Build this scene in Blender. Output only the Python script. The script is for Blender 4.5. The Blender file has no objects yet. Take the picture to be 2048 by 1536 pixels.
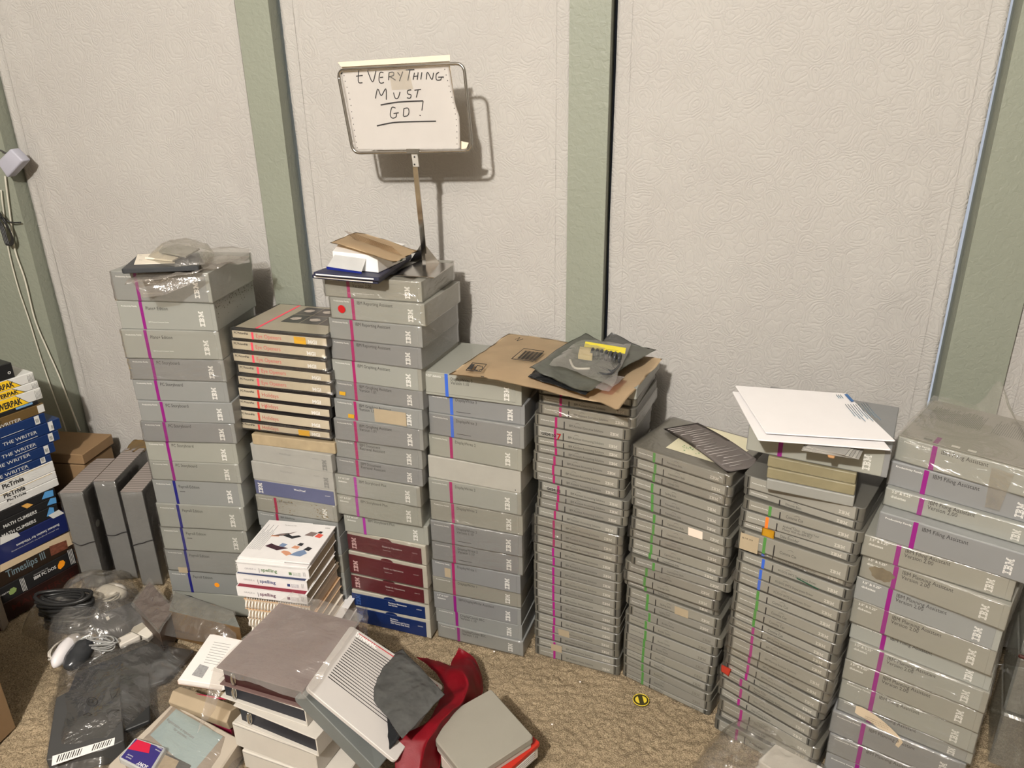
import bpy, bmesh, math, random
import numpy as np
from mathutils import Vector, Matrix, noise
random.seed(7)
S = bpy.context.scene
COL = S.collection
# ---------------------------------------------------------------- camera, world, lights, exposure
F_PX = 1538.0
R = np.array([[0.96740832, 0.08280575, -0.23929972],
              [0.2527703, -0.37217954, 0.8930787],
              [-0.01511041, -0.92445963, -0.38098041]])
# re-orthogonalise; columns: camera right, camera down, camera forward in world space
_rt, _dn, _fw = R[:, 0].copy(), None, R @ np.array([0, 0, 1.0])
R3 = np.stack([R @ np.array([1.0, 0, 0]), R @ np.array([0, 1.0, 0]), R @ np.array([0, 0, 1.0])], 1)
H = 1.28
cam_d = bpy.data.cameras.new('camera'); cam = bpy.data.objects.new('camera', cam_d); COL.objects.link(cam)
cam_d.sensor_width = 36; cam_d.lens = F_PX / 2048 * 36; cam_d.clip_start = 0.02
M = Matrix.Identity(4)
for i in range(3):
    M[i][0] = R3[i, 0]; M[i][1] = -R3[i, 1]; M[i][2] = -R3[i, 2]
M[2][3] = H
cam.matrix_world = M
S.camera = cam
w = bpy.data.worlds.new('world'); S.world = w; w.use_nodes = True
w.node_tree.nodes['Background'].inputs[0].default_value = (1.0, 0.93, 0.84, 1)
w.node_tree.nodes['Background'].inputs[1].default_value = 0.42
def lamp(name, loc, energy, size, col, typ='POINT', rot=None):
    l = bpy.data.lights.new(name, typ); l.energy = energy; l.color = col
    if typ == 'AREA': l.size = size
    else: l.shadow_soft_size = size
    o = bpy.data.objects.new(name, l); COL.objects.link(o); o.location = loc
    if rot: o.rotation_euler = rot
    return o
lamp('ceiling_bulb', (-0.45, -0.9, 2.3), 375, 0.045, (1.0, 0.945, 0.875))
S.view_settings.view_transform = 'Standard'; S.view_settings.look = 'None'
S.view_settings.gamma = 1.0; S.view_settings.exposure = 0.0
S.view_settings.use_curve_mapping = False
# ---------------------------------------------------------------- photo geometry helpers
C0 = np.array([0, 0, H])
def ray(u, v):
    c = np.array([u - 1024, v - 768, F_PX]); return R3 @ (c / np.linalg.norm(c))
def pz(u, v, z=0.0):
    r = ray(u, v); return Vector(C0 + (z - H) / r[2] * r)
def py(u, v, y):
    r = ray(u, v); return Vector(C0 + y / r[1] * r)
# ---------------------------------------------------------------- materials
def lin(c):
    return tuple(((x / 255) / 12.92 if x / 255 <= .04045 else ((x / 255 + .055) / 1.055) ** 2.4) for x in c)
_m = {}
def mat(name, col, rough=.6, metal=0, var=.06, scale=30, bump=0, bscale=200, spec=.4, coat=0, alpha=None, trans=0, dist=.001):
    if name in _m: return _m[name]
    m = bpy.data.materials.new(name); m.use_nodes = True; _m[name] = m
    N = m.node_tree.nodes; L = m.node_tree.links; b = N['Principled BSDF']
    b.inputs['Roughness'].default_value = rough; b.inputs['Metallic'].default_value = metal
    b.inputs['Specular IOR Level'].default_value = spec
    b.inputs['Coat Weight'].default_value = coat; b.inputs['Coat Roughness'].default_value = .08
    tc = N.new('ShaderNodeTexCoord')
    nz = N.new('ShaderNodeTexNoise'); nz.inputs['Scale'].default_value = scale; nz.inputs['Detail'].default_value = 4
    L.new(tc.outputs['Object'], nz.inputs['Vector'])
    mx = N.new('ShaderNodeMix'); mx.data_type = 'RGBA'
    c = col[:3]
    mx.inputs[6].default_value = (*[max(0, x * (1 - var * 1.6)) for x in c], 1)
    mx.inputs[7].default_value = (*[min(1, x * (1 + var * 1.6)) for x in c], 1)
    L.new(nz.outputs['Fac'], mx.inputs[0]); L.new(mx.outputs[2], b.inputs['Base Color'])
    if bump:
        n2 = N.new('ShaderNodeTexNoise'); n2.inputs['Scale'].default_value = bscale; n2.inputs['Detail'].default_value = 3
        L.new(tc.outputs['Object'], n2.inputs['Vector'])
        bp = N.new('ShaderNodeBump'); bp.inputs['Strength'].default_value = bump; bp.inputs['Distance'].default_value = dist
        L.new(n2.outputs['Fac'], bp.inputs['Height']); L.new(bp.outputs['Normal'], b.inputs['Normal'])
    if trans:
        b.inputs['Transmission Weight'].default_value = trans
    return m
def film(name, tint=(.9, .88, .84), body=.06, haze=.10, rough=.07, bscale=14, bump=.9, stretch=(1, 1, 1), dist=.02):
    """thin clear plastic film: mostly see-through, glossy wrinkles, a little milky haze"""
    if name in _m: return _m[name]
    m = bpy.data.materials.new(name); m.use_nodes = True; _m[name] = m
    N = m.node_tree.nodes; L = m.node_tree.links; N.remove(N['Principled BSDF']); out = N['Material Output']
    tr = N.new('ShaderNodeBsdfTransparent'); tr.inputs[0].default_value = (*tint, 1)
    gl = N.new('ShaderNodeBsdfGlossy'); gl.inputs['Roughness'].default_value = rough; gl.inputs[0].default_value = (1, 1, 1, 1)
    df = N.new('ShaderNodeBsdfDiffuse'); df.inputs[0].default_value = (.62, .60, .57, 1)
    tc = N.new('ShaderNodeTexCoord'); mp = N.new('ShaderNodeMapping'); mp.inputs['Scale'].default_value = stretch
    L.new(tc.outputs['Object'], mp.inputs[0])
    nz = N.new('ShaderNodeTexNoise'); nz.inputs['Scale'].default_value = bscale; nz.inputs['Detail'].default_value = 5
    nz.inputs['Distortion'].default_value = 1.2; L.new(mp.outputs[0], nz.inputs['Vector'])
    bp = N.new('ShaderNodeBump'); bp.inputs['Strength'].default_value = bump; bp.inputs['Distance'].default_value = dist
    L.new(nz.outputs['Fac'], bp.inputs['Height']); L.new(bp.outputs[0], gl.inputs['Normal'])
    ge = N.new('ShaderNodeNewGeometry'); dt = N.new('ShaderNodeVectorMath'); dt.operation = 'DOT_PRODUCT'
    L.new(ge.outputs['Normal'], dt.inputs[0]); L.new(ge.outputs['Incoming'], dt.inputs[1])
    def mth(op, a, b=None):
        n = N.new('ShaderNodeMath'); n.operation = op; L.new(a, n.inputs[0])
        if b is not None: n.inputs[1].default_value = b
        return n.outputs[0]
    ab = mth('ABSOLUTE', dt.outputs['Value']); inv = mth('MULTIPLY_ADD', ab, -1.0); inv.node.inputs[2].default_value = 1.0
    pw = mth('POWER', inv, 4.0); ad = mth('MULTIPLY_ADD', pw, .55).node; ad.inputs[2].default_value = .035 + body
    m1 = N.new('ShaderNodeMixShader'); m1.inputs[0].default_value = haze
    L.new(tr.outputs[0], m1.inputs[1]); L.new(df.outputs[0], m1.inputs[2])
    m2 = N.new('ShaderNodeMixShader'); L.new(ad.outputs[0], m2.inputs[0]); L.new(m1.outputs[0], m2.inputs[1]); L.new(gl.outputs[0], m2.inputs[2])
    L.new(m2.outputs[0], out.inputs[0])
    return m
def C(r, g, b, k=1.0):
    return tuple(x * k for x in lin((r, g, b)))
# ---------------------------------------------------------------- mesh helpers
_tc = {}
def link(name, me, m=None, parent=None):
    if m is not None and me.materials and me.materials[0] != m:      # shared shape in another material
        k = ('alt', me.name, m.name)
        if k not in _tc: _tc[k] = me.copy(); _tc[k].materials.clear(); _tc[k].materials.append(m)
        me = _tc[k]
    elif m is not None and not me.materials: me.materials.append(m)
    o = bpy.data.objects.new(name, me); COL.objects.link(o)
    if parent is not None: o.parent = parent
    return o
def tag(o, label, cat, group=None):
    o['label'] = label; o['category'] = cat
    if group: o['group'] = group
    return o
def empty(name, loc, rz=0, label=None, cat=None, group=None):
    o = bpy.data.objects.new(name, None); COL.objects.link(o); o.location = loc; o.rotation_euler = (0, 0, rz)
    o.empty_display_size = .02
    if label: tag(o, label, cat, group)
    return o
def struct(o): o['kind'] = 'structure'; return o
def done(bm, smooth=False):
    me = bpy.data.meshes.new('m'); bm.normal_update(); bm.to_mesh(me); bm.free()
    if smooth:
        for p in me.polygons: p.use_smooth = True
    return me
def add_box(bm, x0, x1, y0, y1, z0, z1):
    vs = [bm.verts.new(p) for p in ((x0, y0, z0), (x1, y0, z0), (x1, y1, z0), (x0, y1, z0), (x0, y0, z1), (x1, y0, z1), (x1, y1, z1), (x0, y1, z1))]
    fs = [bm.faces.new([vs[i] for i in f]) for f in ((3, 2, 1, 0), (4, 5, 6, 7), (0, 1, 5, 4), (1, 2, 6, 5), (2, 3, 7, 6), (3, 0, 4, 7))]
    return vs, fs
def bevel(bm, r, seg=2, edges=None):
    bmesh.ops.bevel(bm, geom=edges or bm.edges[:], offset=r, segments=seg, affect='EDGES', profile=.5)
_bc = {}
def box_me(sx, sy, sz, r=.001, seg=1, vert_r=0):
    """box with its origin at front-bottom-centre: x -sx/2..sx/2, y 0..sy, z 0..sz"""
    k = (round(sx, 4), round(sy, 4), round(sz, 4), r, seg, vert_r)
    if k in _bc: return _bc[k].copy() if False else _bc[k]
    bm = bmesh.new(); add_box(bm, -sx / 2, sx / 2, 0, sy, 0, sz)
    if vert_r:
        bevel(bm, vert_r, 4, [e for e in bm.edges if abs(e.verts[0].co.z - e.verts[1].co.z) > sz * .5])
    if r: bevel(bm, min(r, sz * .3), seg)
    _bc[k] = done(bm); return _bc[k]
def boxo(name, m, parent, x0, x1, y0, y1, z0, z1, r=.0006):
    bm = bmesh.new(); add_box(bm, x0, x1, y0, y1, z0, z1)
    if r: bevel(bm, r, 1)
    return link(name, done(bm), m, parent)
def prism(name, pts, z0, z1, m, parent=None, r=.0008, rv=0):
    """extrude a world polygon (list of xy) from z0 to z1; z values may be lists per corner"""
    bm = bmesh.new(); n = len(pts)
    zb = z0 if isinstance(z0, (list, tuple)) else [z0] * n
    zt = z1 if isinstance(z1, (list, tuple)) else [z1] * n
    a = [bm.verts.new((p[0], p[1], zb[i])) for i, p in enumerate(pts)]
    b = [bm.verts.new((p[0], p[1], zt[i])) for i, p in enumerate(pts)]
    bm.faces.new(a[::-1]); bm.faces.new(b); ve = []
    for i in range(n):
        bm.faces.new((a[i], a[(i + 1) % n], b[(i + 1) % n], b[i]))
    bmesh.ops.recalc_face_normals(bm, faces=bm.faces[:])
    if rv:
        es = [e for e in bm.edges if (e.verts[0] in a) != (e.verts[1] in a)]
        bevel(bm, rv, 4, es)
    if r: bevel(bm, r, 1)
    return link(name, done(bm), m, parent)
def quadpts(us, z):
    return [pz(u, v, z)[:2] for u, v in us]
def tube_me(paths, r, n=8):
    bm = bmesh.new()
    for pts in paths:
        pts = [Vector(p) for p in pts]; rings = []
        for i, p in enumerate(pts):
            t = (pts[min(i + 1, len(pts) - 1)] - pts[max(i - 1, 0)]).normalized()
            a = t.orthogonal().normalized() if i == 0 else (prev - t * prev.dot(t)).normalized()
            prev = a; b = t.cross(a)
            rings.append([bm.verts.new(p + (a * math.cos(2 * math.pi * k / n) + b * math.sin(2 * math.pi * k / n)) * r) for k in range(n)])
        for i in range(len(rings) - 1):
            for k in range(n):
                bm.faces.new((rings[i][k], rings[i][(k + 1) % n], rings[i + 1][(k + 1) % n], rings[i + 1][k]))
        bm.faces.new(rings[0][::-1]); bm.faces.new(rings[-1])
    return done(bm, True)
def smooth_path(pts, k=6):
    pts = [Vector(p) for p in pts]; out = []
    P = [pts[0]] + pts + [pts[-1]]
    for i in range(1, len(P) - 2):
        for j in range(k):
            t = j / k; a, b, c, d = P[i - 1], P[i], P[i + 1], P[i + 2]
            out.append(.5 * ((2 * b) + (c - a) * t + (2 * a - 5 * b + 4 * c - d) * t * t + (3 * b - a - 3 * c + d) * t ** 3))
    out.append(pts[-1]); return out
def sheet(name, c4, m, parent=None, nx=40, ny=40, amp=.006, freq=12, seed=0, thick=0, dome=0, edge=.3, fold=None):
    """crumpled sheet spanned by four 3D corners (bl, br, tr, tl), ridged noise along its normal"""
    c4 = [Vector(p) for p in c4]; nrm = (c4[1] - c4[0]).cross(c4[3] - c4[0]).normalized()
    bm = bmesh.new(); g = []
    for j in range(ny + 1):
        row = []
        for i in range(nx + 1):
            s, t = i / nx, j / ny
            js, jt = s, t
            if 0 < edge:
                q = noise.noise(Vector((s * 5 + seed, t * 5, seed * 1.3))) * .03 * edge
                js = s + q; jt = t + noise.noise(Vector((s * 5, t * 5 + seed, 7.7 + seed))) * .03 * edge
            p = c4[0].lerp(c4[1], js).lerp(c4[3].lerp(c4[2], js), jt)
            q = Vector((p.x * freq + seed * 3.1, p.y * freq, p.z * freq))
            h = 1 - abs(noise.noise(q)) * 2.2; h2 = 1 - abs(noise.noise(q * 2.3)) * 2.2
            p = p + nrm * (amp * (h * .7 + h2 * .3 - .4) + dome * (1 - (2 * s - 1) ** 4) * (1 - (2 * t - 1) ** 4))
            if fold: p = p + fold(s, t)
            row.append(bm.verts.new(p))
        g.append(row)
    for j in range(ny):
        for i in range(nx):
            bm.faces.new((g[j][i], g[j][i + 1], g[j + 1][i + 1], g[j + 1][i]))
    if thick:
        bmesh.ops.solidify(bm, geom=bm.faces[:], thickness=thick)
    o = link(name, done(bm, True), m, parent); return o
def bag(name, poly, z0, h, m, parent=None, seed=0, amp=.008, freq=14, n=26, crown=1.0):
    """puffed plastic bag: footprint polygon (world xy), sealed flat rim at z0, crumpled upper and lower skins"""
    cx = sum(p[0] for p in poly) / len(poly); cy = sum(p[1] for p in poly) / len(poly)
    L = len(poly); ring = []
    per = 12
    for i in range(L):
        a, b = poly[i], poly[(i + 1) % L]
        for k in range(per):
            t = k / per; ring.append((a[0] + (b[0] - a[0]) * t, a[1] + (b[1] - a[1]) * t))
    bm = bmesh.new(); rows = []
    for j in range(n + 1):
        f = 1 - j / n; row = []
        if j == n: row = [bm.verts.new((cx, cy, z0 + h))]
        else:
            for (x, y) in ring:
                X, Y = cx + (x - cx) * f, cy + (y - cy) * f
                q = Vector((X * freq + seed, Y * freq, seed * .7))
                r1 = (1 - abs(noise.noise(q)) * 2.4); r2 = (1 - abs(noise.noise(q * 2.6)) * 2.4)
                ww = min(1, j / 5)
                z = z0 + h * (1 - f ** 3.2) ** .8 * crown + amp * (r1 * .7 + r2 * .4 - .3) * ww
                d = amp * .8 * noise.noise(q * 1.7 + Vector((5, 1, 2)))
                row.append(bm.verts.new((X + d, Y + d * .5, max(z, .004))))
        rows.append(row)
    m_ = len(ring)
    for j in range(n):
        for k in range(m_):
            a, b = rows[j][k], rows[j][(k + 1) % m_]
            if j == n - 1: bm.faces.new((a, b, rows[n][0]))
            else: bm.faces.new((a, b, rows[j + 1][(k + 1) % m_], rows[j + 1][k]))
    return link(name, done(bm, True), m, parent)
# ---------------------------------------------------------------- lettering
def text_me(s, bold=0.0, spacing=1.0):
    k = (s, bold, spacing)
    if k in _tc: return _tc[k]
    cu = bpy.data.curves.new('t', 'FONT'); cu.body = s; cu.size = 1; cu.resolution_u = 2; cu.offset = bold; cu.space_character = spacing; cu.space_line = .82
    o = bpy.data.objects.new('t', cu); COL.objects.link(o)
    dg = bpy.context.evaluated_depsgraph_get(); me0 = bpy.data.meshes.new_from_object(o.evaluated_get(dg))
    bpy.data.objects.remove(o); bpy.data.curves.remove(cu)
    for v in me0.vertices: v.co /= .70
    me0.materials.clear(); _tc[k] = me0; return me0
def letter(s, m, parent, x, y, z, h, ax='front', sx=1.0, rot=0, bold=0, name='lettering', width=None):
    """text whose baseline starts at (x,y,z) in the parent's space; ax front = faces -y, top = faces +z"""
    me = text_me(s, bold)
    key = ('mm', s, bold, m.name)
    if key not in _tc:
        c = me.copy(); c.materials.clear(); c.materials.append(m); _tc[key] = c
    me = _tc[key]; o = bpy.data.objects.new(name, me); COL.objects.link(o)
    if parent is not None: o.parent = parent
    if width:
        xs = [v.co.x for v in me.vertices]; sx = width / ((max(xs) - min(xs)) * h)
    o.scale = (h * sx, h, h)
    e = Matrix.Rotation(math.pi / 2, 3, 'X') if ax == 'front' else Matrix.Identity(3)
    if ax == 'right': e = Matrix.Rotation(math.pi / 2, 3, 'Z') @ Matrix.Rotation(math.pi / 2, 3, 'X')
    e = e @ Matrix.Rotation(rot, 3, 'Z')
    o.rotation_euler = e.to_euler(); o.location = (x, y, z)
    return o
_rows = {'I': (.8, {0: [(0, .8)], 1: [(0, .8)], 2: [(.25, .55)], 3: [(.25, .55)], 4: [(.25, .55)], 5: [(.25, .55)], 6: [(0, .8)], 7: [(0, .8)]}),
         'B': (1.15, {0: [(0, .95)], 1: [(0, 1.08)], 2: [(.25, .55), (.8, 1.15)], 3: [(.25, 1.0)], 4: [(.25, 1.0)], 5: [(.25, .55), (.8, 1.15)], 6: [(0, 1.08)], 7: [(0, .95)]}),
         'M': (1.45, {0: [(0, .45), (1.0, 1.45)], 1: [(0, .52), (.93, 1.45)], 2: [(.2, .6), (.85, 1.25)], 3: [(.2, .67), (.78, 1.25)], 4: [(.2, .48), (.53, .92), (.97, 1.25)], 5: [(.2, .48), (.6, .85), (.97, 1.25)], 6: [(0, .48), (.66, .79), (.97, 1.45)], 7: [(0, .48), (.7, .75), (.97, 1.45)]})}
def ibm_me(m, bar=.8):
    k = ('ibm', m.name, bar)
    if k in _tc: return _tc[k]
    bm = bmesh.new(); x = 0
    for ch in 'IBM':
        wd, rows = _rows[ch]
        for r, iv in rows.items():
            z1 = 1 - r / 8; z0 = z1 - bar / 8
            for a, b in iv:
                vs = [bm.verts.new(p) for p in ((x + a, z0, 0), (x + b, z0, 0), (x + b, z1, 0), (x + a, z1, 0))]
                bm.faces.new(vs)
        x += wd + .13
    me = done(bm); me.materials.append(m); _tc[k] = me; return me   # width 3.66 x height 1
def ibm(m, parent, x, y, z, h, rot=0, ax='front', wide=1.0, bar=.8):
    o = bpy.data.objects.new('logo_lettering', ibm_me(m, bar)); COL.objects.link(o); o.parent = parent
    o.scale = (h * wide, h, h)
    e = Matrix.Rotation(math.pi / 2, 3, 'X') if ax == 'front' else Matrix.Identity(3)
    o.rotation_euler = (e @ Matrix.Rotation(rot, 3, 'Z')).to_euler(); o.location = (x, y, z)
    return o
def flat(name, m, parent, x0, x1, z0, z1, y=-.0004, th=.0003, sk=0):
    """thin printed patch on a front face"""
    bm = bmesh.new()
    vs = [bm.verts.new(p) for p in ((x0, y, z0), (x1, y, z0), (x1 + sk, y, z1), (x0 + sk, y, z1))]; bm.faces.new(vs)
    return link(name, done(bm), m, parent)
def polyflat(name, pts, m, parent=None):
    bm = bmesh.new(); bm.faces.new([bm.verts.new(p) for p in pts]); return link(name, done(bm), m, parent)
# software boxes: front-centre x, y, bottom z, thickness, yaw in degrees, width (top to bottom in every stack)
T = {
 1: [(-1.1194,1.3366,0.8302,0.0649,6.3,0.221), (-1.1214,1.3385,0.7665,0.0637,7.5,0.221), (-1.1229,1.3381,0.6998,0.0667,9.2,0.221), (-1.1224,1.3394,0.648,0.0518,8.3,0.221), (-1.1241,1.3392,0.5977,0.0503,8.2,0.221), (-1.1194,1.3381,0.5463,0.0514,9.2,0.221), (-1.1241,1.3392,0.4951,0.0512,9.5,0.221), (-1.1284,1.3406,0.4422,0.0529,8.1,0.221), (-1.1295,1.3412,0.3912,0.051,7.7,0.221), (-1.133,1.3414,0.3263,0.0649,7.8,0.221), (-1.136,1.3402,0.2602,0.0661,7.8,0.221), (-1.1402,1.3415,0.1942,0.066,7.7,0.221), (-1.1448,1.3429,0.1294,0.0648,7,0.221), (-1.1484,1.344,0.0636,0.0658,6.9,0.221), (-1.1544,1.3454,-0.0077,0.0713,5.3,0.221)],
 4: [(-0.6606,1.3877,0.8478,0.0433,-1.5,0.215), (-0.6539,1.3844,0.801,0.0467,-4,0.215), (-0.6621,1.3847,0.7549,0.0462,-4.6,0.215), (-0.666,1.3864,0.7078,0.0471,-5.6,0.215), (-0.6691,1.3884,0.657,0.0508,-5.8,0.215), (-0.671,1.391,0.6139,0.0431,-5.5,0.215), (-0.6743,1.3882,0.5672,0.0466,-5.3,0.215), (-0.6775,1.388,0.5157,0.0515,-2.8,0.215), (-0.6838,1.3924,0.4677,0.048,-4,0.215), (-0.6855,1.3914,0.4248,0.0429,-4,0.215), (-0.6927,1.3885,0.3721,0.0528,-3.7,0.215), (-0.6949,1.3905,0.3182,0.0538,-3.2,0.215), (-0.6839,1.3951,0.2678,0.0505,-3,0.215), (-0.6861,1.3948,0.2138,0.054,-5.1,0.206), (-0.6858,1.3914,0.1504,0.0634,-4.5,0.206), (-0.6882,1.3958,0.1011,0.0492,-4.4,0.206), (-0.6881,1.3927,0.0547,0.0465,-2.9,0.206), (-0.6883,1.3955,-0.0009,0.0556,-4.2,0.206)],
 5: [(-0.459,1.3871,0.6449,0.0524,-4.5,0.219), (-0.4539,1.3951,0.5994,0.0456,-5.9,0.219), (-0.4539,1.3909,0.5479,0.0514,-7.2,0.219), (-0.4591,1.3929,0.4949,0.053,-7.9,0.219), (-0.4626,1.3913,0.4402,0.0547,-6.6,0.219), (-0.4626,1.3903,0.3851,0.0551,-5.3,0.219), (-0.4608,1.3907,0.3339,0.0512,-4.5,0.219), (-0.4622,1.3882,0.2789,0.055,-3.9,0.219), (-0.4627,1.3903,0.2272,0.0517,-3.4,0.219), (-0.467,1.3903,0.1774,0.0498,-5,0.219), (-0.4686,1.3951,0.1329,0.0445,-3.6,0.219), (-0.4679,1.3929,0.0849,0.048,-4.3,0.219), (-0.4661,1.3945,0.0417,0.0432,-4.6,0.219), (-0.4627,1.3911,-0.0012,0.043,-5,0.219)],
 6: [(-0.2226,1.3966,0.6802,0.0179,-7.1,0.206), (-0.2222,1.3952,0.6632,0.017,-7.8,0.206), (-0.2219,1.3894,0.6446,0.0186,-9.6,0.206), (-0.2218,1.3859,0.6216,0.0231,-9.5,0.206), (-0.2306,1.3855,0.5953,0.0262,-10.4,0.206), (-0.2323,1.3851,0.5687,0.0267,-10.6,0.206), (-0.232,1.3886,0.5498,0.0189,-9.7,0.206), (-0.2309,1.3873,0.5312,0.0186,-10.6,0.206), (-0.2338,1.3871,0.5079,0.0232,-10.5,0.206), (-0.237,1.389,0.4827,0.0252,-11.5,0.206), (-0.2356,1.3897,0.4623,0.0204,-11.6,0.206), (-0.2254,1.3845,0.4396,0.0227,-13,0.206), (-0.2255,1.3862,0.4204,0.0192,-11.6,0.206), (-0.2276,1.3872,0.398,0.0224,-11.4,0.206), (-0.2328,1.3868,0.3749,0.0231,-12.9,0.206), (-0.2349,1.3869,0.3508,0.024,-12,0.206), (-0.2349,1.3878,0.3257,0.0252,-11.9,0.206), (-0.2346,1.3885,0.3039,0.0217,-11.3,0.206), (-0.236,1.3877,0.279,0.025,-11.5,0.206), (-0.2342,1.3879,0.2557,0.0233,-10.8,0.206), (-0.2343,1.3852,0.2309,0.0248,-10.2,0.206), (-0.2341,1.3864,0.2068,0.024,-10.1,0.206), (-0.2342,1.3864,0.1837,0.0231,-10,0.206), (-0.2342,1.3886,0.1602,0.0236,-9.2,0.206), (-0.2332,1.388,0.1378,0.0224,-9.5,0.206), (-0.2328,1.3877,0.1178,0.02,-10.7,0.206), (-0.2316,1.3864,0.094,0.0238,-10,0.206), (-0.2328,1.3862,0.071,0.023,-10.3,0.206), (-0.2325,1.3869,0.0497,0.0213,-8.7,0.206), (-0.2299,1.3848,0.0278,0.0218,-8.6,0.206), (-0.2295,1.3845,0.0051,0.0228,-7.9,0.206)],
 7: [(-0.0304,1.3382,0.5584,0.0232,-24.2,0.21), (-0.0266,1.3367,0.5352,0.0232,-23.1,0.21), (-0.0285,1.3397,0.5146,0.0205,-23.5,0.21), (-0.0302,1.3365,0.4914,0.0232,-23.6,0.21), (-0.0285,1.3351,0.4684,0.023,-23.3,0.21), (-0.0275,1.3361,0.4486,0.0198,-23.3,0.21), (-0.0212,1.3313,0.4265,0.0222,-21,0.21), (-0.0206,1.3333,0.3999,0.0266,-17.8,0.21), (-0.023,1.3338,0.3788,0.0211,-18.4,0.21), (-0.0223,1.3324,0.3534,0.0254,-18.1,0.21), (-0.025,1.3356,0.3383,0.0151,-19.6,0.21), (-0.0145,1.3302,0.3172,0.021,-15.5,0.21), (-0.0293,1.337,0.2937,0.0235,-18.1,0.21), (-0.0319,1.3373,0.2685,0.0252,-18.1,0.21), (-0.0294,1.341,0.2532,0.0153,-18.3,0.21), (-0.0235,1.3343,0.2279,0.0253,-18.7,0.21), (-0.0242,1.3372,0.2068,0.0211,-18.6,0.21), (-0.0173,1.332,0.1822,0.0246,-19.1,0.21), (-0.0239,1.3354,0.159,0.0232,-18.9,0.21), (-0.0233,1.333,0.1311,0.028,-18.7,0.21), (-0.0255,1.3373,0.1066,0.0244,-19.6,0.21), (-0.0263,1.3381,0.0819,0.0247,-20.4,0.21), (-0.0271,1.3386,0.0621,0.0199,-21.4,0.21), (-0.0266,1.3356,0.0398,0.0222,-22.6,0.21), (-0.0246,1.3366,0.0137,0.0261,-21.2,0.21), (-0.0251,1.3386,-0.0055,0.0192,-21.8,0.21)],
 8: [(0.1806,1.2375,0.5722,0.0275,-22.5,0.207), (0.1811,1.2414,0.5552,0.017,-23.7,0.207), (0.1839,1.2329,0.5328,0.0224,-21,0.207), (0.1812,1.2327,0.5081,0.0247,-20.3,0.207), (0.1793,1.237,0.4914,0.0167,-22,0.207), (0.1813,1.2297,0.4552,0.0362,-22.1,0.207), (0.182,1.2421,0.4402,0.015,-23.9,0.207), (0.1836,1.2358,0.4176,0.0226,-23.8,0.207), (0.1811,1.2337,0.3941,0.0234,-24.5,0.207), (0.1807,1.2337,0.3701,0.024,-25.2,0.207), (0.1808,1.233,0.3475,0.0226,-24.9,0.207), (0.1813,1.2329,0.323,0.0245,-25.6,0.207), (0.1802,1.2356,0.3001,0.0229,-26.1,0.207), (0.1798,1.2372,0.2806,0.0195,-27,0.207), (0.1807,1.2376,0.2626,0.0179,-26.7,0.207), (0.1809,1.2358,0.2413,0.0213,-25.9,0.207), (0.1813,1.2347,0.2105,0.0308,-26.4,0.207), (0.1804,1.2407,0.1878,0.0228,-27.9,0.207), (0.1795,1.2377,0.1637,0.024,-28.9,0.207), (0.1785,1.2406,0.1443,0.0194,-29,0.207), (0.1701,1.2433,0.1243,0.02,-29.6,0.207), (0.1717,1.2381,0.0987,0.0256,-29.9,0.207), (0.1697,1.2367,0.08,0.0187,-30.1,0.207), (0.1777,1.2309,0.0499,0.03,-26.3,0.207), (0.1766,1.2349,0.0307,0.0193,-25.4,0.207), (0.1741,1.2283,0.0101,0.0206,-25.2,0.207)],
 10: [(0.4126,1.1905,0.6746,0.0434,-27.5,0.22), (0.4093,1.1922,0.63,0.0446,-24,0.22), (0.4083,1.1826,0.5968,0.0332,-23.6,0.22), (0.4007,1.1601,0.5465,0.0503,-23,0.22), (0.386,1.169,0.5057,0.0408,-21.4,0.22), (0.3872,1.1658,0.4583,0.0474,-26.4,0.22), (0.3865,1.1682,0.4121,0.0462,-24.5,0.22), (0.3878,1.1708,0.3609,0.0512,-24.1,0.22), (0.3939,1.1768,0.3232,0.0377,-23,0.22), (0.3947,1.1722,0.2797,0.0435,-22.6,0.22), (0.3942,1.1726,0.2343,0.0454,-22.1,0.22), (0.3954,1.1737,0.1877,0.0466,-21.7,0.22), (0.397,1.1737,0.1605,0.0273,-20.5,0.22), (0.3894,1.1704,0.1089,0.0515,-19.9,0.22), (0.392,1.1686,0.0638,0.0451,-18.1,0.22)],
 2: [(-0.8865,1.3832,0.7388,0.0263,-2.2,0.236), (-0.8958,1.3893,0.7097,0.029,-2.5,0.236), (-0.8966,1.3875,0.6818,0.0279,-2.7,0.236), (-0.8901,1.3887,0.655,0.0268,-2.9,0.236), (-0.8932,1.3887,0.6264,0.0287,-1.9,0.236), (-0.8977,1.3894,0.596,0.0303,-2,0.236), (-0.9033,1.3905,0.5694,0.0267,-2.4,0.236), (-0.9065,1.3904,0.5382,0.0311,-2.4,0.236), (-0.9111,1.392,0.5147,0.0236,-1.6,0.236), (-0.894,1.3924,0.4776,0.0371,-0.8,0.215), (-0.9027,1.3895,0.4331,0.0446,-3.8,0.215), (-0.905,1.3885,0.3855,0.0476,-1.9,0.215), (-0.9058,1.3907,0.3431,0.0424,-2.6,0.215), (-0.9071,1.389,0.2986,0.0445,-1.1,0.215), (-0.9085,1.389,0.2571,0.0415,-0.9,0.215)],
}
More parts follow.
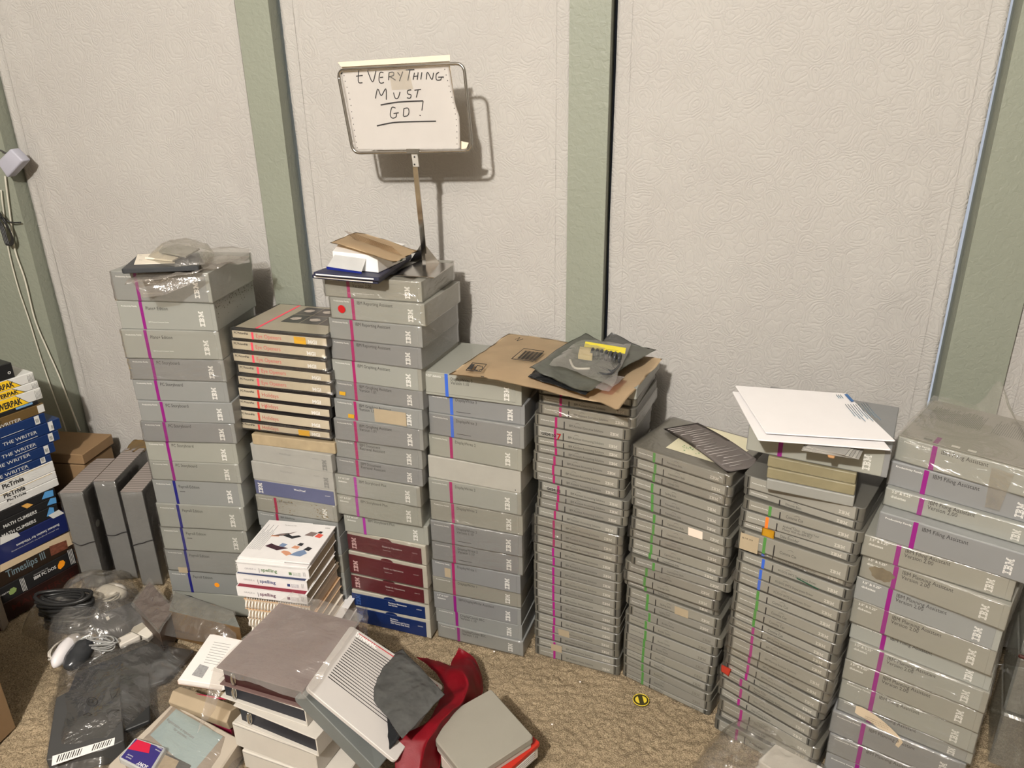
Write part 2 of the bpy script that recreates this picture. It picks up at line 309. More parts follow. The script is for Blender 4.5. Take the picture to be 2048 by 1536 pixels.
# ---------------------------------------------------------------- room shell
def carpet_mat():
    m = bpy.data.materials.new('carpet'); m.use_nodes = True
    N = m.node_tree.nodes; L = m.node_tree.links; b = N['Principled BSDF']; b.inputs['Roughness'].default_value = .95
    b.inputs['Specular IOR Level'].default_value = .1
    tc = N.new('ShaderNodeTexCoord')
    n1 = N.new('ShaderNodeTexNoise'); n1.inputs['Scale'].default_value = 340; n1.inputs['Detail'].default_value = 3
    n2 = N.new('ShaderNodeTexNoise'); n2.inputs['Scale'].default_value = 9; n2.inputs['Detail'].default_value = 3
    L.new(tc.outputs['Object'], n1.inputs['Vector']); L.new(tc.outputs['Object'], n2.inputs['Vector'])
    cr = N.new('ShaderNodeValToRGB'); cr.color_ramp.elements[0].position = .30; cr.color_ramp.elements[1].position = .72
    cr.color_ramp.elements[0].color = (.16, .118, .070, 1); cr.color_ramp.elements[1].color = (.47, .37, .235, 1)
    L.new(n1.outputs['Fac'], cr.inputs[0])
    mx = N.new('ShaderNodeMix'); mx.data_type = 'RGBA'; mx.blend_type = 'MULTIPLY'; mx.inputs[0].default_value = .35
    L.new(cr.outputs[0], mx.inputs[6]); L.new(n2.outputs['Fac'], mx.inputs[7]); 
    hs = N.new('ShaderNodeHueSaturation'); hs.inputs['Saturation'].default_value = .95; hs.inputs['Value'].default_value = 1.1
    L.new(mx.outputs[2], hs.inputs['Color']); L.new(hs.outputs[0], b.inputs['Base Color'])
    bp = N.new('ShaderNodeBump'); bp.inputs['Strength'].default_value = .9; bp.inputs['Distance'].default_value = .004
    L.new(n1.outputs['Fac'], bp.inputs['Height']); L.new(bp.outputs[0], b.inputs['Normal'])
    return m
CARPET = carpet_mat()
def smooth_noise(nx, ny, cx, cy, rng):
    gx, gy = int(nx / cx) + 3, int(ny / cy) + 3
    g = rng.random((gx, gy)); x = np.arange(nx) / cx; y = np.arange(ny) / cy
    i = x.astype(int); j = y.astype(int); fx = x - i; fy = y - j; fx = fx * fx * (3 - 2 * fx); fy = fy * fy * (3 - 2 * fy)
    a = g[np.ix_(i, j)] * (1 - fx)[:, None] + g[np.ix_(i + 1, j)] * fx[:, None]
    b_ = g[np.ix_(i, j + 1)] * (1 - fx)[:, None] + g[np.ix_(i + 1, j + 1)] * fx[:, None]
    return a * (1 - fy) + b_ * fy
def carpet():
    x0, x1, y0, y1, d = -1.9, 1.0, .72, 1.62, .0032
    nx, ny = int((x1 - x0) / d), int((y1 - y0) / d); rng = np.random.default_rng(3)
    hz = smooth_noise(nx, ny, 2.2, 2.2, rng) * .0065 + smooth_noise(nx, ny, 5, 5, rng) * .004 + smooth_noise(nx, ny, 25, 25, rng) * .003
    hz = hz - hz.max() + .0015
    X, Y = np.meshgrid(np.arange(nx) * d + x0, np.arange(ny) * d + y0, indexing='ij')
    X = X + (rng.random((nx, ny)) - .5) * d * .7; Y = Y + (rng.random((nx, ny)) - .5) * d * .7
    co = np.stack([X, Y, hz], -1).reshape(-1, 3).astype(np.float32)
    idx = np.arange(nx * ny).reshape(nx, ny)
    f = np.stack([idx[:-1, :-1], idx[1:, :-1], idx[1:, 1:], idx[:-1, 1:]], -1).reshape(-1, 4)
    me = bpy.data.meshes.new('carpet'); me.vertices.add(len(co)); me.vertices.foreach_set('co', co.ravel())
    me.loops.add(f.size); me.loops.foreach_set('vertex_index', f.ravel().astype(np.int32))
    me.polygons.add(len(f)); me.polygons.foreach_set('loop_start', np.arange(0, f.size, 4, dtype=np.int32))
    me.update(calc_edges=True)
    # plain surroundings of the tufted area, same mesh
    bm = bmesh.new(); bm.from_mesh(me)
    for (a, b, c, e) in ((-4, x0, -3, 1.8), (x1, 3, -3, 1.8), (x0, x1, -3, y0), (x0, x1, y1, 1.8)):
        z = -.004; bm.faces.new([bm.verts.new(p) for p in ((a, c, z), (b, c, z), (b, e, z), (a, e, z))])
    bm.to_mesh(me); bm.free()
    return struct(link('floor', me, CARPET))
carpet()
def paint_mat(name, col, s=95):
    m = mat(name, col, .55, var=.03, scale=6)
    N = m.node_tree.nodes; L = m.node_tree.links; b = N['Principled BSDF']; tc = N['Texture Coordinate']
    n = N.new('ShaderNodeTexNoise'); n.inputs['Scale'].default_value = s; n.inputs['Detail'].default_value = 3; n.inputs['Distortion'].default_value = .6
    L.new(tc.outputs['Object'], n.inputs['Vector'])
    bp = N.new('ShaderNodeBump'); bp.inputs['Strength'].default_value = .42; bp.inputs['Distance'].default_value = .004
    L.new(n.outputs['Fac'], bp.inputs['Height']); L.new(bp.outputs[0], b.inputs['Normal']); return m
GREEN = paint_mat('sage_paint', C(130, 134, 121)); CEIL = mat('ceiling_paint', (.42, .40, .37), .9)
BEIGE = mat('room_paint', (.26, .24, .21), .9)
YP, YB = 1.615, 1.668
bm = bmesh.new(); add_box(bm, -4, 3, 1.70, 1.8, -.02, 2.6)
for a, b in ((-4.0, -1.735), (-1.030, -.951), (-.306, -.2255), (.470, .581)):
    add_box(bm, a, b, YP, 1.70, -.02, 2.6)
add_box(bm, 1.30, 3.0, YP, 1.70, -.02, 2.6)
struct(link('wall_back', done(bm), GREEN))
struct(boxo('ceiling', CEIL, None, -4, 3, -3, 1.8, 2.6, 2.7, 0))
struct(boxo('wall_left', BEIGE, None, -4.1, -4, -3, 1.8, 0, 2.6, 0))
struct(boxo('wall_right', BEIGE, None, 3, 3.1, -3, 1.8, 0, 2.6, 0))
struct(boxo('wall_front', BEIGE, None, -4, 3, -3.1, -3, 0, 2.6, 0))
def glass_mat(name, col, st):
    m = bpy.data.materials.new(name); m.use_nodes = True; b = m.node_tree.nodes['Principled BSDF']
    b.inputs['Base Color'].default_value = (.02, .02, .022, 1); b.inputs['Roughness'].default_value = .1
    b.inputs['Emission Color'].default_value = (*col, 1); b.inputs['Emission Strength'].default_value = st; return m
VINYL = mat('white_vinyl', (.7, .71, .74), .4)
for i, (a, b, st) in enumerate(((-1.735, -1.03, .01), (-.951, -.306, .01), (-.2255, .470, .01), (.581, 1.3, .01))):
    o = struct(boxo('window_%d' % (i + 1), glass_mat('window_glass_%d' % i, (.62, .74, 1.0), st), None, a, b, 1.676, 1.682, .03, 2.5, 0))
    if i == 1: boxo('window_frame', glass_mat('lit_window_edge_left', (.62, .74, 1), .9), o, -.9505, -.9425, 1.669, 1.6755, .05, 2.5, 0)  # emissive strip stands in for daylight showing through the slit beside the quilt
    if i == 2: boxo('window_frame', glass_mat('lit_window_edge', (.8, .87, 1), .55), o, .4652, .4698, 1.668, 1.6755, .05, 2.5, 0)  # pale trim given its own glow, in place of window light
    if i == 3: boxo('window_frame', VINYL, o, .6, .612, 1.668, 1.6755, .05, 2.5, 0)
# ---- quilted white coverlets hung in the window bays
def quilt_mat():
    m = bpy.data.materials.new('quilted_cotton'); m.use_nodes = True
    N = m.node_tree.nodes; L = m.node_tree.links; b = N['Principled BSDF']
    b.inputs['Roughness'].default_value = .9; b.inputs['Specular IOR Level'].default_value = .12
    tc = N.new('ShaderNodeTexCoord')
    nz = N.new('ShaderNodeTexNoise'); nz.inputs['Scale'].default_value = 16; nz.inputs['Detail'].default_value = 2
    L.new(tc.outputs['Object'], nz.inputs['Vector'])
    vm = N.new('ShaderNodeVectorMath'); vm.operation = 'MULTIPLY_ADD'; vm.inputs[1].default_value = (.05, .05, .05)
    L.new(nz.outputs['Color'], vm.inputs[0]); L.new(tc.outputs['Object'], vm.inputs[2])
    mp = N.new('ShaderNodeMapping'); mp.inputs['Scale'].default_value = (1, 0, 1); L.new(vm.outputs[0], mp.inputs[0])
    hs = []
    for sc, fr in ((26, 9.5), (52, 6.5)):
        v = N.new('ShaderNodeTexVoronoi'); v.inputs['Scale'].default_value = sc; L.new(mp.outputs[0], v.inputs['Vector'])
        mu = N.new('ShaderNodeMath'); mu.operation = 'MULTIPLY'; mu.inputs[1].default_value = fr * 2; L.new(v.outputs['Distance'], mu.inputs[0])
        sn = N.new('ShaderNodeMath'); sn.operation = 'SINE'; L.new(mu.outputs[0], sn.inputs[0])
        ab = N.new('ShaderNodeMath'); ab.operation = 'ABSOLUTE'; L.new(sn.outputs[0], ab.inputs[0])
        pw = N.new('ShaderNodeMath'); pw.operation = 'POWER'; pw.inputs[1].default_value = .45; L.new(ab.outputs[0], pw.inputs[0]); hs.append(pw)
    n3 = N.new('ShaderNodeTexNoise'); n3.inputs['Scale'].default_value = 85; n3.inputs['Detail'].default_value = 4; L.new(mp.outputs[0], n3.inputs['Vector'])
    a1 = N.new('ShaderNodeMath'); a1.operation = 'MULTIPLY_ADD'; a1.inputs[1].default_value = .55; L.new(hs[1].outputs[0], a1.inputs[0]); L.new(hs[0].outputs[0], a1.inputs[2])
    a2 = N.new('ShaderNodeMath'); a2.operation = 'MULTIPLY_ADD'; a2.inputs[1].default_value = 1.3; L.new(n3.outputs['Fac'], a2.inputs[0]); L.new(a1.outputs[0], a2.inputs[2])
    bp = N.new('ShaderNodeBump'); bp.inputs['Strength'].default_value = .36; bp.inputs['Distance'].default_value = .0025
    L.new(a2.outputs[0], bp.inputs['Height']); L.new(bp.outputs[0], b.inputs['Normal'])
    mx = N.new('ShaderNodeMix'); mx.data_type = 'RGBA'; mx.inputs[6].default_value = (.385, .368, .346, 1); mx.inputs[7].default_value = (.43, .415, .39, 1)
    n4 = N.new('ShaderNodeTexNoise'); n4.inputs['Scale'].default_value = 5; L.new(tc.outputs['Object'], n4.inputs['Vector'])
    L.new(n4.outputs['Fac'], mx.inputs[0]); L.new(mx.outputs[2], b.inputs['Base Color'])
    return m
QM = quilt_mat()
def quilt(x0, x1, seed, label, zb=.02, zt=2.35, y=1.652):
    nx, nz_ = 90, 150; bm = bmesh.new(); g = []
    for j in range(nz_ + 1):
        t = j / nz_; z = zb + (zt - zb) * t; row = []
        for i in range(nx + 1):
            s = i / nx; x = x0 + (x1 - x0) * s
            de = min(s, 1 - s) * (x1 - x0)              # distance from nearer edge
            n = noise.noise(Vector((x * 3.2 + seed, 0, z * .7))); n2 = noise.noise(Vector((x * 9 + seed, 2, z * 1.6)))
            n3 = noise.noise(Vector((x * 24, seed, z * 14 + x * 14)))
            e = math.exp(-((de - .085) / .05) ** 2); low = max(0, 1 - z / 1.15)
            yy = y + .0045 * n + .0045 * n2 * (.3 + .9 * e) + .0016 * n3 * (.2 + 1.6 * e + .5 * low) + .004 * low * n
            for k, hx in enumerate((.020, .038)):
                if abs(de - hx) < .0046: yy += .0016
            wob = .003 * noise.noise(Vector((z * 4, seed, 0))) * (1 if de < .1 else 0)
            row.append(bm.verts.new((x + wob, yy, z)))
        g.append(row)
    for j in range(nz_):
        for i in range(nx):
            bm.faces.new((g[j][i], g[j][i + 1], g[j + 1][i + 1], g[j + 1][i]))
    gb = [[bm.verts.new(v.co + Vector((0, .003, 0))) for v in row] for row in g]
    for j in range(nz_):
        for i in range(nx):
            bm.faces.new((gb[j][i], gb[j + 1][i], gb[j + 1][i + 1], gb[j][i + 1]))
        for i in (0, nx): bm.faces.new((g[j][i], g[j + 1][i], gb[j + 1][i], gb[j][i]) if i == 0 else (g[j][i], gb[j][i], gb[j + 1][i], g[j + 1][i]))
    o = link('quilt_curtain', done(bm, True), QM)
    tag(o, label, 'curtain', 'white quilts over the window bays')
    # stitched hem tape down both sides
    for sgn, xe in ((1, x0), (-1, x1)):
        pts = []
        for j in range(0, 120):
            z = zb + (zt - zb) * j / 119
            de = .029; x = xe + sgn * de; n = noise.noise(Vector((x * 3.2 + seed, 0, z * .7))); n2 = noise.noise(Vector((x * 9 + seed, 2, z * 1.6)))
            pts.append((x, y + .0045 * n + .0045 * n2 * .5 - .0006, z))
        h = link('hem_seam', tube_me([pts], .0007, 4), QM, o)
    return o
quilt(-1.731, -1.026, 1.1, 'white quilted curtain left of the leftmost green post, behind the tall left grey stack')
quilt(-.9435, -.310, 5.3, 'white quilted curtain behind the handwritten sign, between the first two green posts')
quilt(-.2185, .4615, 9.7, 'widest white quilted curtain in the photo, behind the thin case stacks, right of middle post')
quilt(.592, 1.29, 14.2, 'sliver of white quilted curtain at the far right edge beyond the last green post')
# ---------------------------------------------------------------- printed inks and board materials
def ink(name, c, r=.5): return mat('ink_' + name, c, r, var=.02)
WHITE = ink('white', (.68, .67, .64)); BLACK = ink('black', (.022, .02, .02)); GREYINK = ink('grey', (.22, .22, .21))
MAG = ink('magenta', C(128, 22, 112)); MAG2 = ink('magenta_rose', C(150, 32, 92)); NAVY = ink('navy', C(28, 30, 108))
BLUE = ink('blue', C(52, 92, 188)); GRN = ink('green', C(74, 128, 62)); ORG = ink('orange', C(240, 116, 40)); REDI = ink('red', C(190, 48, 50)); PINK = ink('pink', C(228, 72, 92))
BOARD = [mat('grey_board_%d' % i, c, .5, var=.05, scale=14, bump=.08, bscale=300, coat=.35) for i, c in enumerate(
    ((.255, .262, .24), (.215, .222, .216), (.19, .195, .197), (.268, .272, .24), (.235, .232, .202)))]
CASEM = [mat('grey_plastic_%d' % i, c, .36, var=.06, scale=20, spec=.5) for i, c in enumerate(((.105, .10, .083), (.12, .113, .092), (.09, .087, .075)))]
CLAB = [mat('case_label_%d' % i, c, .33, var=.06, scale=16, spec=.5, coat=.5) for i, c in enumerate(((.225, .218, .188), (.205, .20, .178), (.245, .24, .212)))]
DARK = mat('dark_gap', (.012, .012, .011), .6)
SHRINK = film('shrink_wrap', tint=(.985, .98, .965), body=.05, haze=.03, rough=.10, bscale=22, bump=.6, stretch=(1, 1, 2.5), dist=.012)
SHRINK2 = film('shrink_wrap_tight', tint=(.99, .985, .975), body=.02, haze=.015, rough=.14, bscale=60, bump=.35, stretch=(.35, 1, 2), dist=.01)
TANL = mat('tan_sticker', C(160, 146, 122), .7); GOLDL = mat('gold_sticker', C(196, 150, 40), .4, coat=.5); WHITEL = mat('white_sticker', C(222, 206, 192), .6)
def ordn(i, n):
    W = ['', 'second', 'third', 'fourth', 'fifth', 'sixth', 'seventh', 'eighth', 'ninth', 'tenth', 'eleventh', 'twelfth', 'thirteenth', 'fourteenth', 'fifteenth', 'sixteenth']
    if i == 0: return 'topmost'
    if i == n - 1: return 'bottommost'
    if i <= n // 2: return W[i] + ' from the top'
    return W[n - 1 - i] + ' from the bottom'
def wrap(parent, w, d, th, m, amp=.0012, seed=0, name='shrink_wrap'):
    bm = bmesh.new(); add_box(bm, -w / 2 - .0012, w / 2 + .0012, -.0018, d, .0006, th - .0002)
    bmesh.ops.subdivide_edges(bm, edges=bm.edges[:], cuts=14, use_grid_fill=True)
    for v in bm.verts:
        q = v.co * 26 + Vector((seed * 3.7, seed, 0)); h = max(0, 1 - abs(noise.noise(q)) * 5)
        if v.co.y < 0: v.co.y -= amp * h * 1.2
        if abs(v.co.x) > w / 2: v.co.x += math.copysign(amp * h, v.co.x)
    return link(name, done(bm, True), m, parent)
# thick slip-cased boxes --------------------------------------------------
def slip_box(row, fam, title, stripe, bi, label, group, depth=.192, wrapm=None, cap=.0076, seed=0, logo=True, bar=.8, lw=.52, tm=BLACK, fw=.036, round_spine=False):
    x, y, z, th, yaw, w = row
    t = empty('software_box', (x, y, z), math.radians(yaw), label, 'box', group)
    bm = bmesh.new(); add_box(bm, -w / 2, w / 2, 0, depth, 0, th)
    bevel(bm, .0016, 2); link('slipcase', done(bm), BOARD[bi], t)
    b2 = (bi + (1 if seed % 3 == 0 else 0)) % 5
    bm = bmesh.new(); add_box(bm, -w / 2 + .0012, w / 2 - .0085, -.0007, .02, .0012, th - .0012)
    bevel(bm, .0012 if not round_spine else .006, 2); link('spine', done(bm), BOARD[b2], t)
    Y = -.0009
    X = lambda f: -w / 2 + f * w
    if stripe: flat('colour_stripe', stripe, t, X(.235), X(.268), .0006, th - .0006, Y)
    if fam:
        lines = fam.split('|')
        for i, s in enumerate(lines):
            letter(s, WHITE, t, X(.045), Y, th * .80 - i * cap * 1.25, cap * (.42 if len(lines) == 1 else .62), width=(fw if len(lines) == 1 else None), bold=.01, name='family_lettering')
    if title:
        for i, s in enumerate(title.split('|')):
            letter(s, tm, t, X(.295), Y, th * (.74 if th < .056 else .70) - i * cap * 1.22, cap, sx=.82, bold=0, name='title_lettering')
    if logo:
        h = w * .052; L = min(th * .56, .034); k = L / (3.66 * h)
        ibm(WHITE, t, X(.882), Y, th * .16 if L / th > .5 else th * .3, h, math.pi / 2, wide=k, bar=bar)
    if wrapm: wrap(t, w, depth, th, wrapm, seed=seed)
    return t
G1 = 'boxed programs in the tall grey stack at the left post'
FAM = 'Productivity Family'; DK = '3.5" & 5.25"|diskettes'
n = len(T[1]); ST1 = []
names1 = ['Plans+ Edition'] * 3 + ['PC Storyboard'] * 6 + ['Payroll Edition'] * 5 + [None]
extra1 = {0: 'under the plastic bags', 3: 'scuffed torn wrap', 13: 'with a round orange sticker', 1: 'speckled with mould on its side'}
for i, r in enumerate(T[1]):
    r = list(r)
    if i == n - 1: r[2], r[3] = 0, T[1][i - 1][2]
    st = MAG if i < 9 else NAVY
    lb = 'grey %s-striped box, %s of the tall stack by the left post' % ('purple' if i < 9 else 'navy', ordn(i, n)) if i < n - 1 else 'plain grey box on the carpet, bottommost of the tall left stack'
    if i == 13: lb = 'grey navy-striped box with a round orange sticker, low in the left stack'
    t = slip_box(r, FAM if i < n - 1 else None, names1[i], st if i < n - 1 else None, [0, 0, 0, 1, 1, 1, 1, 3, 0, 0, 0, 0, 0, 1, 3][i], lb, G1,
                 wrapm=(SHRINK if i in (3, 12) else SHRINK2 if i in (0, 2, 6, 8, 10, 11) else None), seed=i, logo=i < n - 1)
    w = r[5]
    if i in (0, 1, 2): letter('IBM Personal Computer Series', WHITE, t, -w / 2 + .30 * w, -.0011, r[3] * .26, .0024, width=.046, name='series_lettering')
    if i in (9, 11, 14): flat('printed_rule', BLACK, t, -w / 2 + .30 * w, -w / 2 + .36 * w, r[3] * .54, r[3] * .56, -.0011)
    if i == 12: flat('price_sticker', TANL, t, -w / 2 + .13 * w, -w / 2 + .24 * w, .004 - .008, .004 + .008, -.0024)
    if i == 13:
        bm = bmesh.new(); bmesh.ops.create_circle(bm, cap_ends=True, radius=.0068, segments=24, matrix=Matrix.Translation((w * .07, -.0014, r[3] * .45)) @ Matrix.Rotation(math.pi / 2, 4, 'X'))
        link('orange_sticker', done(bm), mat('orange_paper', C(240, 150, 30), .5), t)['label'] = 'round orange sticker'
    ST1.append(t)
# stack with the sign ------------------------------------------------------
G4 = 'boxes in the stack carrying the sign'; n = len(T[4])
t4 = ['Plans+ Edition|Version 2.00', 'IBM Reporting Assistant', 'IBM Reporting Assistant', 'IBM Reporting Assistant', 'IBM Graphing Assistant', 'IBM Graphing Assistant|Version 1.01', 'IBM Graphing Assistant|Version 1.01', 'IBM Graphing Assistant|Version 1.01', 'IBM Document|Retrieval Assistant', 'IBM Document|Retrieval Assistant', 'IBM Storyboard Plus', 'IBM Storyboard Plus', 'IBM Storyboard Plus']
RED_B = mat('maroon_board', C(84, 16, 28), .4, var=.08, coat=.3); BLU_B = mat('navy_board', C(14, 36, 84), .4, var=.08, coat=.3)
TRAY = mat('tray_grey_board', (.40, .38, .32), .6)
for i, r in enumerate(T[4]):
    r = list(r); w = r[5]; th = r[3]
    if i == n - 1: r[2] = 0; r[3] = T[4][i - 1][2]; th = r[3]
    if i < 13:
        lb = 'grey magenta-striped box, %s of the stack carrying the sign' % ordn(i, n)
        if i == 1: lb = 'grey magenta-striped box with a round red sticker, high in the sign stack'
        if i == 6: lb = 'grey box with a large tan label patch, seventh down in the sign stack'
        t = slip_box(r, FAM if i < 10 else DK, t4[i], MAG2 if i < 10 else ink('violet', C(150, 48, 140)), [4, 4, 1, 2, 4, 2, 1, 1, 1, 2, 4, 3, 3][i], lb, G4, depth=.185,
                     wrapm=SHRINK if i in (0, 1, 11) else SHRINK2 if i in (2, 3, 5, 7, 8, 9, 10) else None, seed=20 + i, cap=.0071)
        if i == 0: letter('IBM Personal Computer Series', WHITE, t, -w / 2 + .30 * w, -.0011, th * .22, .0024, width=.046, name='series_lettering')
        if i == 1:
            bm = bmesh.new(); bmesh.ops.create_circle(bm, cap_ends=True, radius=.0085, segments=24, matrix=Matrix.Translation((-w * .37, -.003, th * .48)) @ Matrix.Rotation(math.pi / 2, 4, 'X'))
            link('red_sticker', done(bm), mat('red_foil', C(170, 26, 30), .35), t)['label'] = 'round red sticker'
        if i == 6:
            flat('tan_label', TANL, t, w * -.03, w * .33, th * .12, th * .80, -.003); flat('small_tag', GOLDL, t, -w * .34, -w * .27, th * .12, th * .32, -.003, sk=.001)
        if i == 5: flat('small_tag', GOLDL, t, -w * .44, -w * .37, th * .22, th * .42, -.0026, sk=.001)
    else:
        col = RED_B if i < 16 else BLU_B; cn = 'maroon' if i < 16 else 'dark blue'
        pos = {13: 'upper of the three in the sign stack', 14: 'middle of the three in the sign stack', 15: 'lowest of the three in the sign stack', 16: 'upper of the two near the stack bottom', 17: 'lower, resting on the carpet'}[i]
        t = empty('manual_box', (r[0], r[1], r[2]), math.radians(r[4]), '%s manual box in a grey tray, %s' % (cn, pos), 'box', 'manual boxes under the sign stack')
        bm = bmesh.new(); add_box(bm, -w / 2, w / 2, .0, .185, 0, th); bevel(bm, .0012, 1); link('tray', done(bm), TRAY, t)
        bm = bmesh.new(); add_box(bm, -w / 2 - .0005, w / 2 - .011, -.0012, .02, .0015, th - .009); bevel(bm, .0008, 1); link('spine', done(bm), col, t)
        bm = bmesh.new(); bmesh.ops.create_circle(bm, cap_ends=True, radius=.018, segments=24)
        for v in bm.verts: v.co = Vector((v.co.x * .9, -.0010, th - .0085 + max(0, v.co.y) * .42))
        link('finger_notch', done(bm), col, t)
        Y = -.0016
        ibm(mat('ink_pink_white', C(214, 180, 178), .5) if i < 16 else mat('ink_pale_blue', C(60, 90, 150), .5), t, -w / 2 + .115 * w, Y, th * .14, w * .06, math.pi / 2, wide=min(.03, th * .6) / (3.66 * w * .06))
        wm = mat('ink_dull_white', (.5, .45, .43), .5)
        if i < 16:
            letter('Guide to Operations', wm, t, -.01, Y, th * .52, .0042, width=.052, name='title_lettering', bold=.01)
            letter('Supplement', wm, t, -.008, Y, th * .36, .0026, width=.02, name='subtitle_lettering'); letter('6280202', wm, t, .068, Y, th * .52, .0022, width=.014, name='number_lettering')
        else:
            for q, s in enumerate((['Hardware Maintenance', 'and Service'] if i == 16 else ['Hardware', 'Maintenance and Service', '3363 Optical Disk Drive'])):
                letter(s, WHITE, t, -.004, Y, th * .60 - q * .0062, .0045, sx=.8, name='title_lettering', bold=.015)
            letter('6280087' if i == 16 else '68X2280', WHITE, t, .07, Y, th * .55, .0026, width=.014, name='number_lettering')
        if i < 16: wrap(t, w, .185, th, SHRINK if i == 13 else SHRINK2, seed=50 + i)
# fifth stack --------------------------------------------------------------
G5 = 'boxes in the stack under the left half of the brown envelope'; n = len(T[5])
t5 = ['DisplayWrite 3|Version 1.10', 'DisplayWrite 3', 'DisplayWrite 3', 'DisplayWrite 2', None, 'DisplayWrite 2', 'DisplayWrite 2', 'DisplayWrite 2|Version 1.10', 'DisplayWrite 2|Version 1.10', 'DisplayWrite 1', 'DisplayWrite 1', 'IBM DisplayWrite Assistant', 'DisplayComm BSC|Version 1.10', 'DisplayComm BSC|Version 1.10']
PLAINB = mat('plain_grey_linen', (.33, .32, .285), .7, bump=.2, bscale=400)
for i, r in enumerate(T[5]):
    r = list(r); w = r[5]; th = r[3]
    if i == n - 1: r[2] = 0; r[3] = T[5][i - 1][2]; th = r[3]
    if i == 4:
        t = empty('slipcase_back', (r[0], r[1], r[2]), math.radians(r[4]), 'blank pale grey box without print, fifth down in the stack under the envelope', 'box', G5)
        bm = bmesh.new(); add_box(bm, -w / 2, w / 2, 0, .19, 0, th); bevel(bm, .0025, 2); link('case_body', done(bm), PLAINB, t); flat('small_mark', BLACK, t, w * .44, w * .448, th * .1, th * .16, -.0004)
        continue
    st = BLUE if i < 3 else MAG2 if i < 11 else MAG
    lb = 'grey %s-striped box, %s of the stack beneath the brown mailer' % ('blue' if i < 3 else 'magenta', ordn(i, n))
    if i == 9: lb = 'grey box with magenta stripe and small tan sticker, low in the stack beneath the envelope'
    t = slip_box(r, '5.25" diskette|' if i == 0 else (DK if i == 11 else (FAM if i > 2 else 'Office Systems Family')), t5[i], st, [3, 2, 1, 3, 0, 4, 4, 2, 1, 2, 4, 1, 1, 1][i], lb, G5, depth=.19,
                 wrapm=SHRINK if i in (6, 7, 8) else SHRINK2 if i in (2, 3, 5, 10, 13) else None, seed=40 + i, round_spine=(i == 0), cap=.0068)
    if i in (1, 2, 7, 8): flat('printed_rule', BLACK, t, -w * .20, -w * .05, th * .2, th * .222, -.0011)
    if i == 9: flat('tan_sticker', TANL, t, -w * .35, -w * .28, th * .12, th * .62, -.0014)
# right-hand stack -----------------------------------------------------------
G10 = 'boxes in the wrapped grey stack at the right edge'
rows10 = [list(r) for r in T[10]]; rows10.append([.3925, 1.168, 0, rows10[-1][2], -18.1, .22]); n = len(rows10)
t10 = ['IBM Filing Assistant', 'IBM Filing Assistant', 'IBM Filing Assistant|Version 2.00', 'IBM Filing Assistant', 'IBM Filing Assistant|Version 2.00', 'IBM Planning Assistant|Version 2.00', 'IBM Planning Assistant|Version 2.00', 'IBM Planning Assistant|Version 2.00', 'IBM Filing Assistant', 'IBM Planning Assistant|Version 2.00', 'IBM Planning Assistant|Version 2.00', 'IBM Filing Assistant', 'IBM Filing Assistant', 'IBM Planning Assistant', 'IBM Planning Assistant', 'IBM Planning Assistant']
for i, r in enumerate(rows10):
    w = r[5]; th = r[3]
    lb = 'grey purple-striped box, %s of the right edge stack' % ordn(i, n)
    if i == 5: lb = 'grey box with a brown water stain near its purple stripe, in the right edge stack'
    if i == 12: lb = 'grey box with a peeling curved address label, low in the right edge stack'
    t = slip_box(r, DK if 'Version' in t10[i] else FAM, t10[i], MAG, [4, 2, 0, 1, 4, 4, 0, 4, 0, 4, 4, 0, 0, 2, 2, 1][i], lb, G10, depth=.19,
                 wrapm=SHRINK if i in (0, 9, 11, 12, 13, 14) else SHRINK2 if i in (2, 4, 5, 7, 10) else None, seed=60 + i, cap=.0072, bar=.62, fw=.040)
    if i == 5: 
        bm = bmesh.new(); bm.faces.new([bm.verts.new((-w * .34 + .019 * math.cos(a) * (1 + .12 * math.sin(3 * a) + .06 * math.sin(7 * a)), -.0012, th * .42 + .014 * math.sin(a) * (1 + .12 * math.cos(2 * a) + .07 * math.sin(9 * a)))) for a in [k * math.pi / 24 for k in range(48)]])
        link('water_stain', done(bm), mat('water_stain', C(108, 99, 82), .5, var=.25, scale=60), t)
    if i == 12:
        bm = bmesh.new(); a = []; 
        for k in range(13):
            s = k / 12; xx = -w * .36 + s * .088; cz = th * .50 + .006 - .034 * s * s; hh = .0105 * (1 if 0 < k < 12 else .75)
            a.append((bm.verts.new((xx - .003 * s, -.003 - .004 * s * s, cz + hh)), bm.verts.new((xx - .008 * s, -.003 - .004 * s * s, cz - hh))))
        for k in range(12): bm.faces.new((a[k][0], a[k + 1][0], a[k + 1][1], a[k][1]))
        lo = link('address_label', done(bm, True), mat('old_label_paper', C(190, 174, 150), .7), t); lo['label'] = 'peeling cream address label'
        for q in range(3): letter('SOFTWARE 0 1 2 0 3 0 7 1 6', BLACK, lo, -w * .28, -.0068, th * .46 + .003 - q * .0042, .0018, width=.04, name='typed_line')
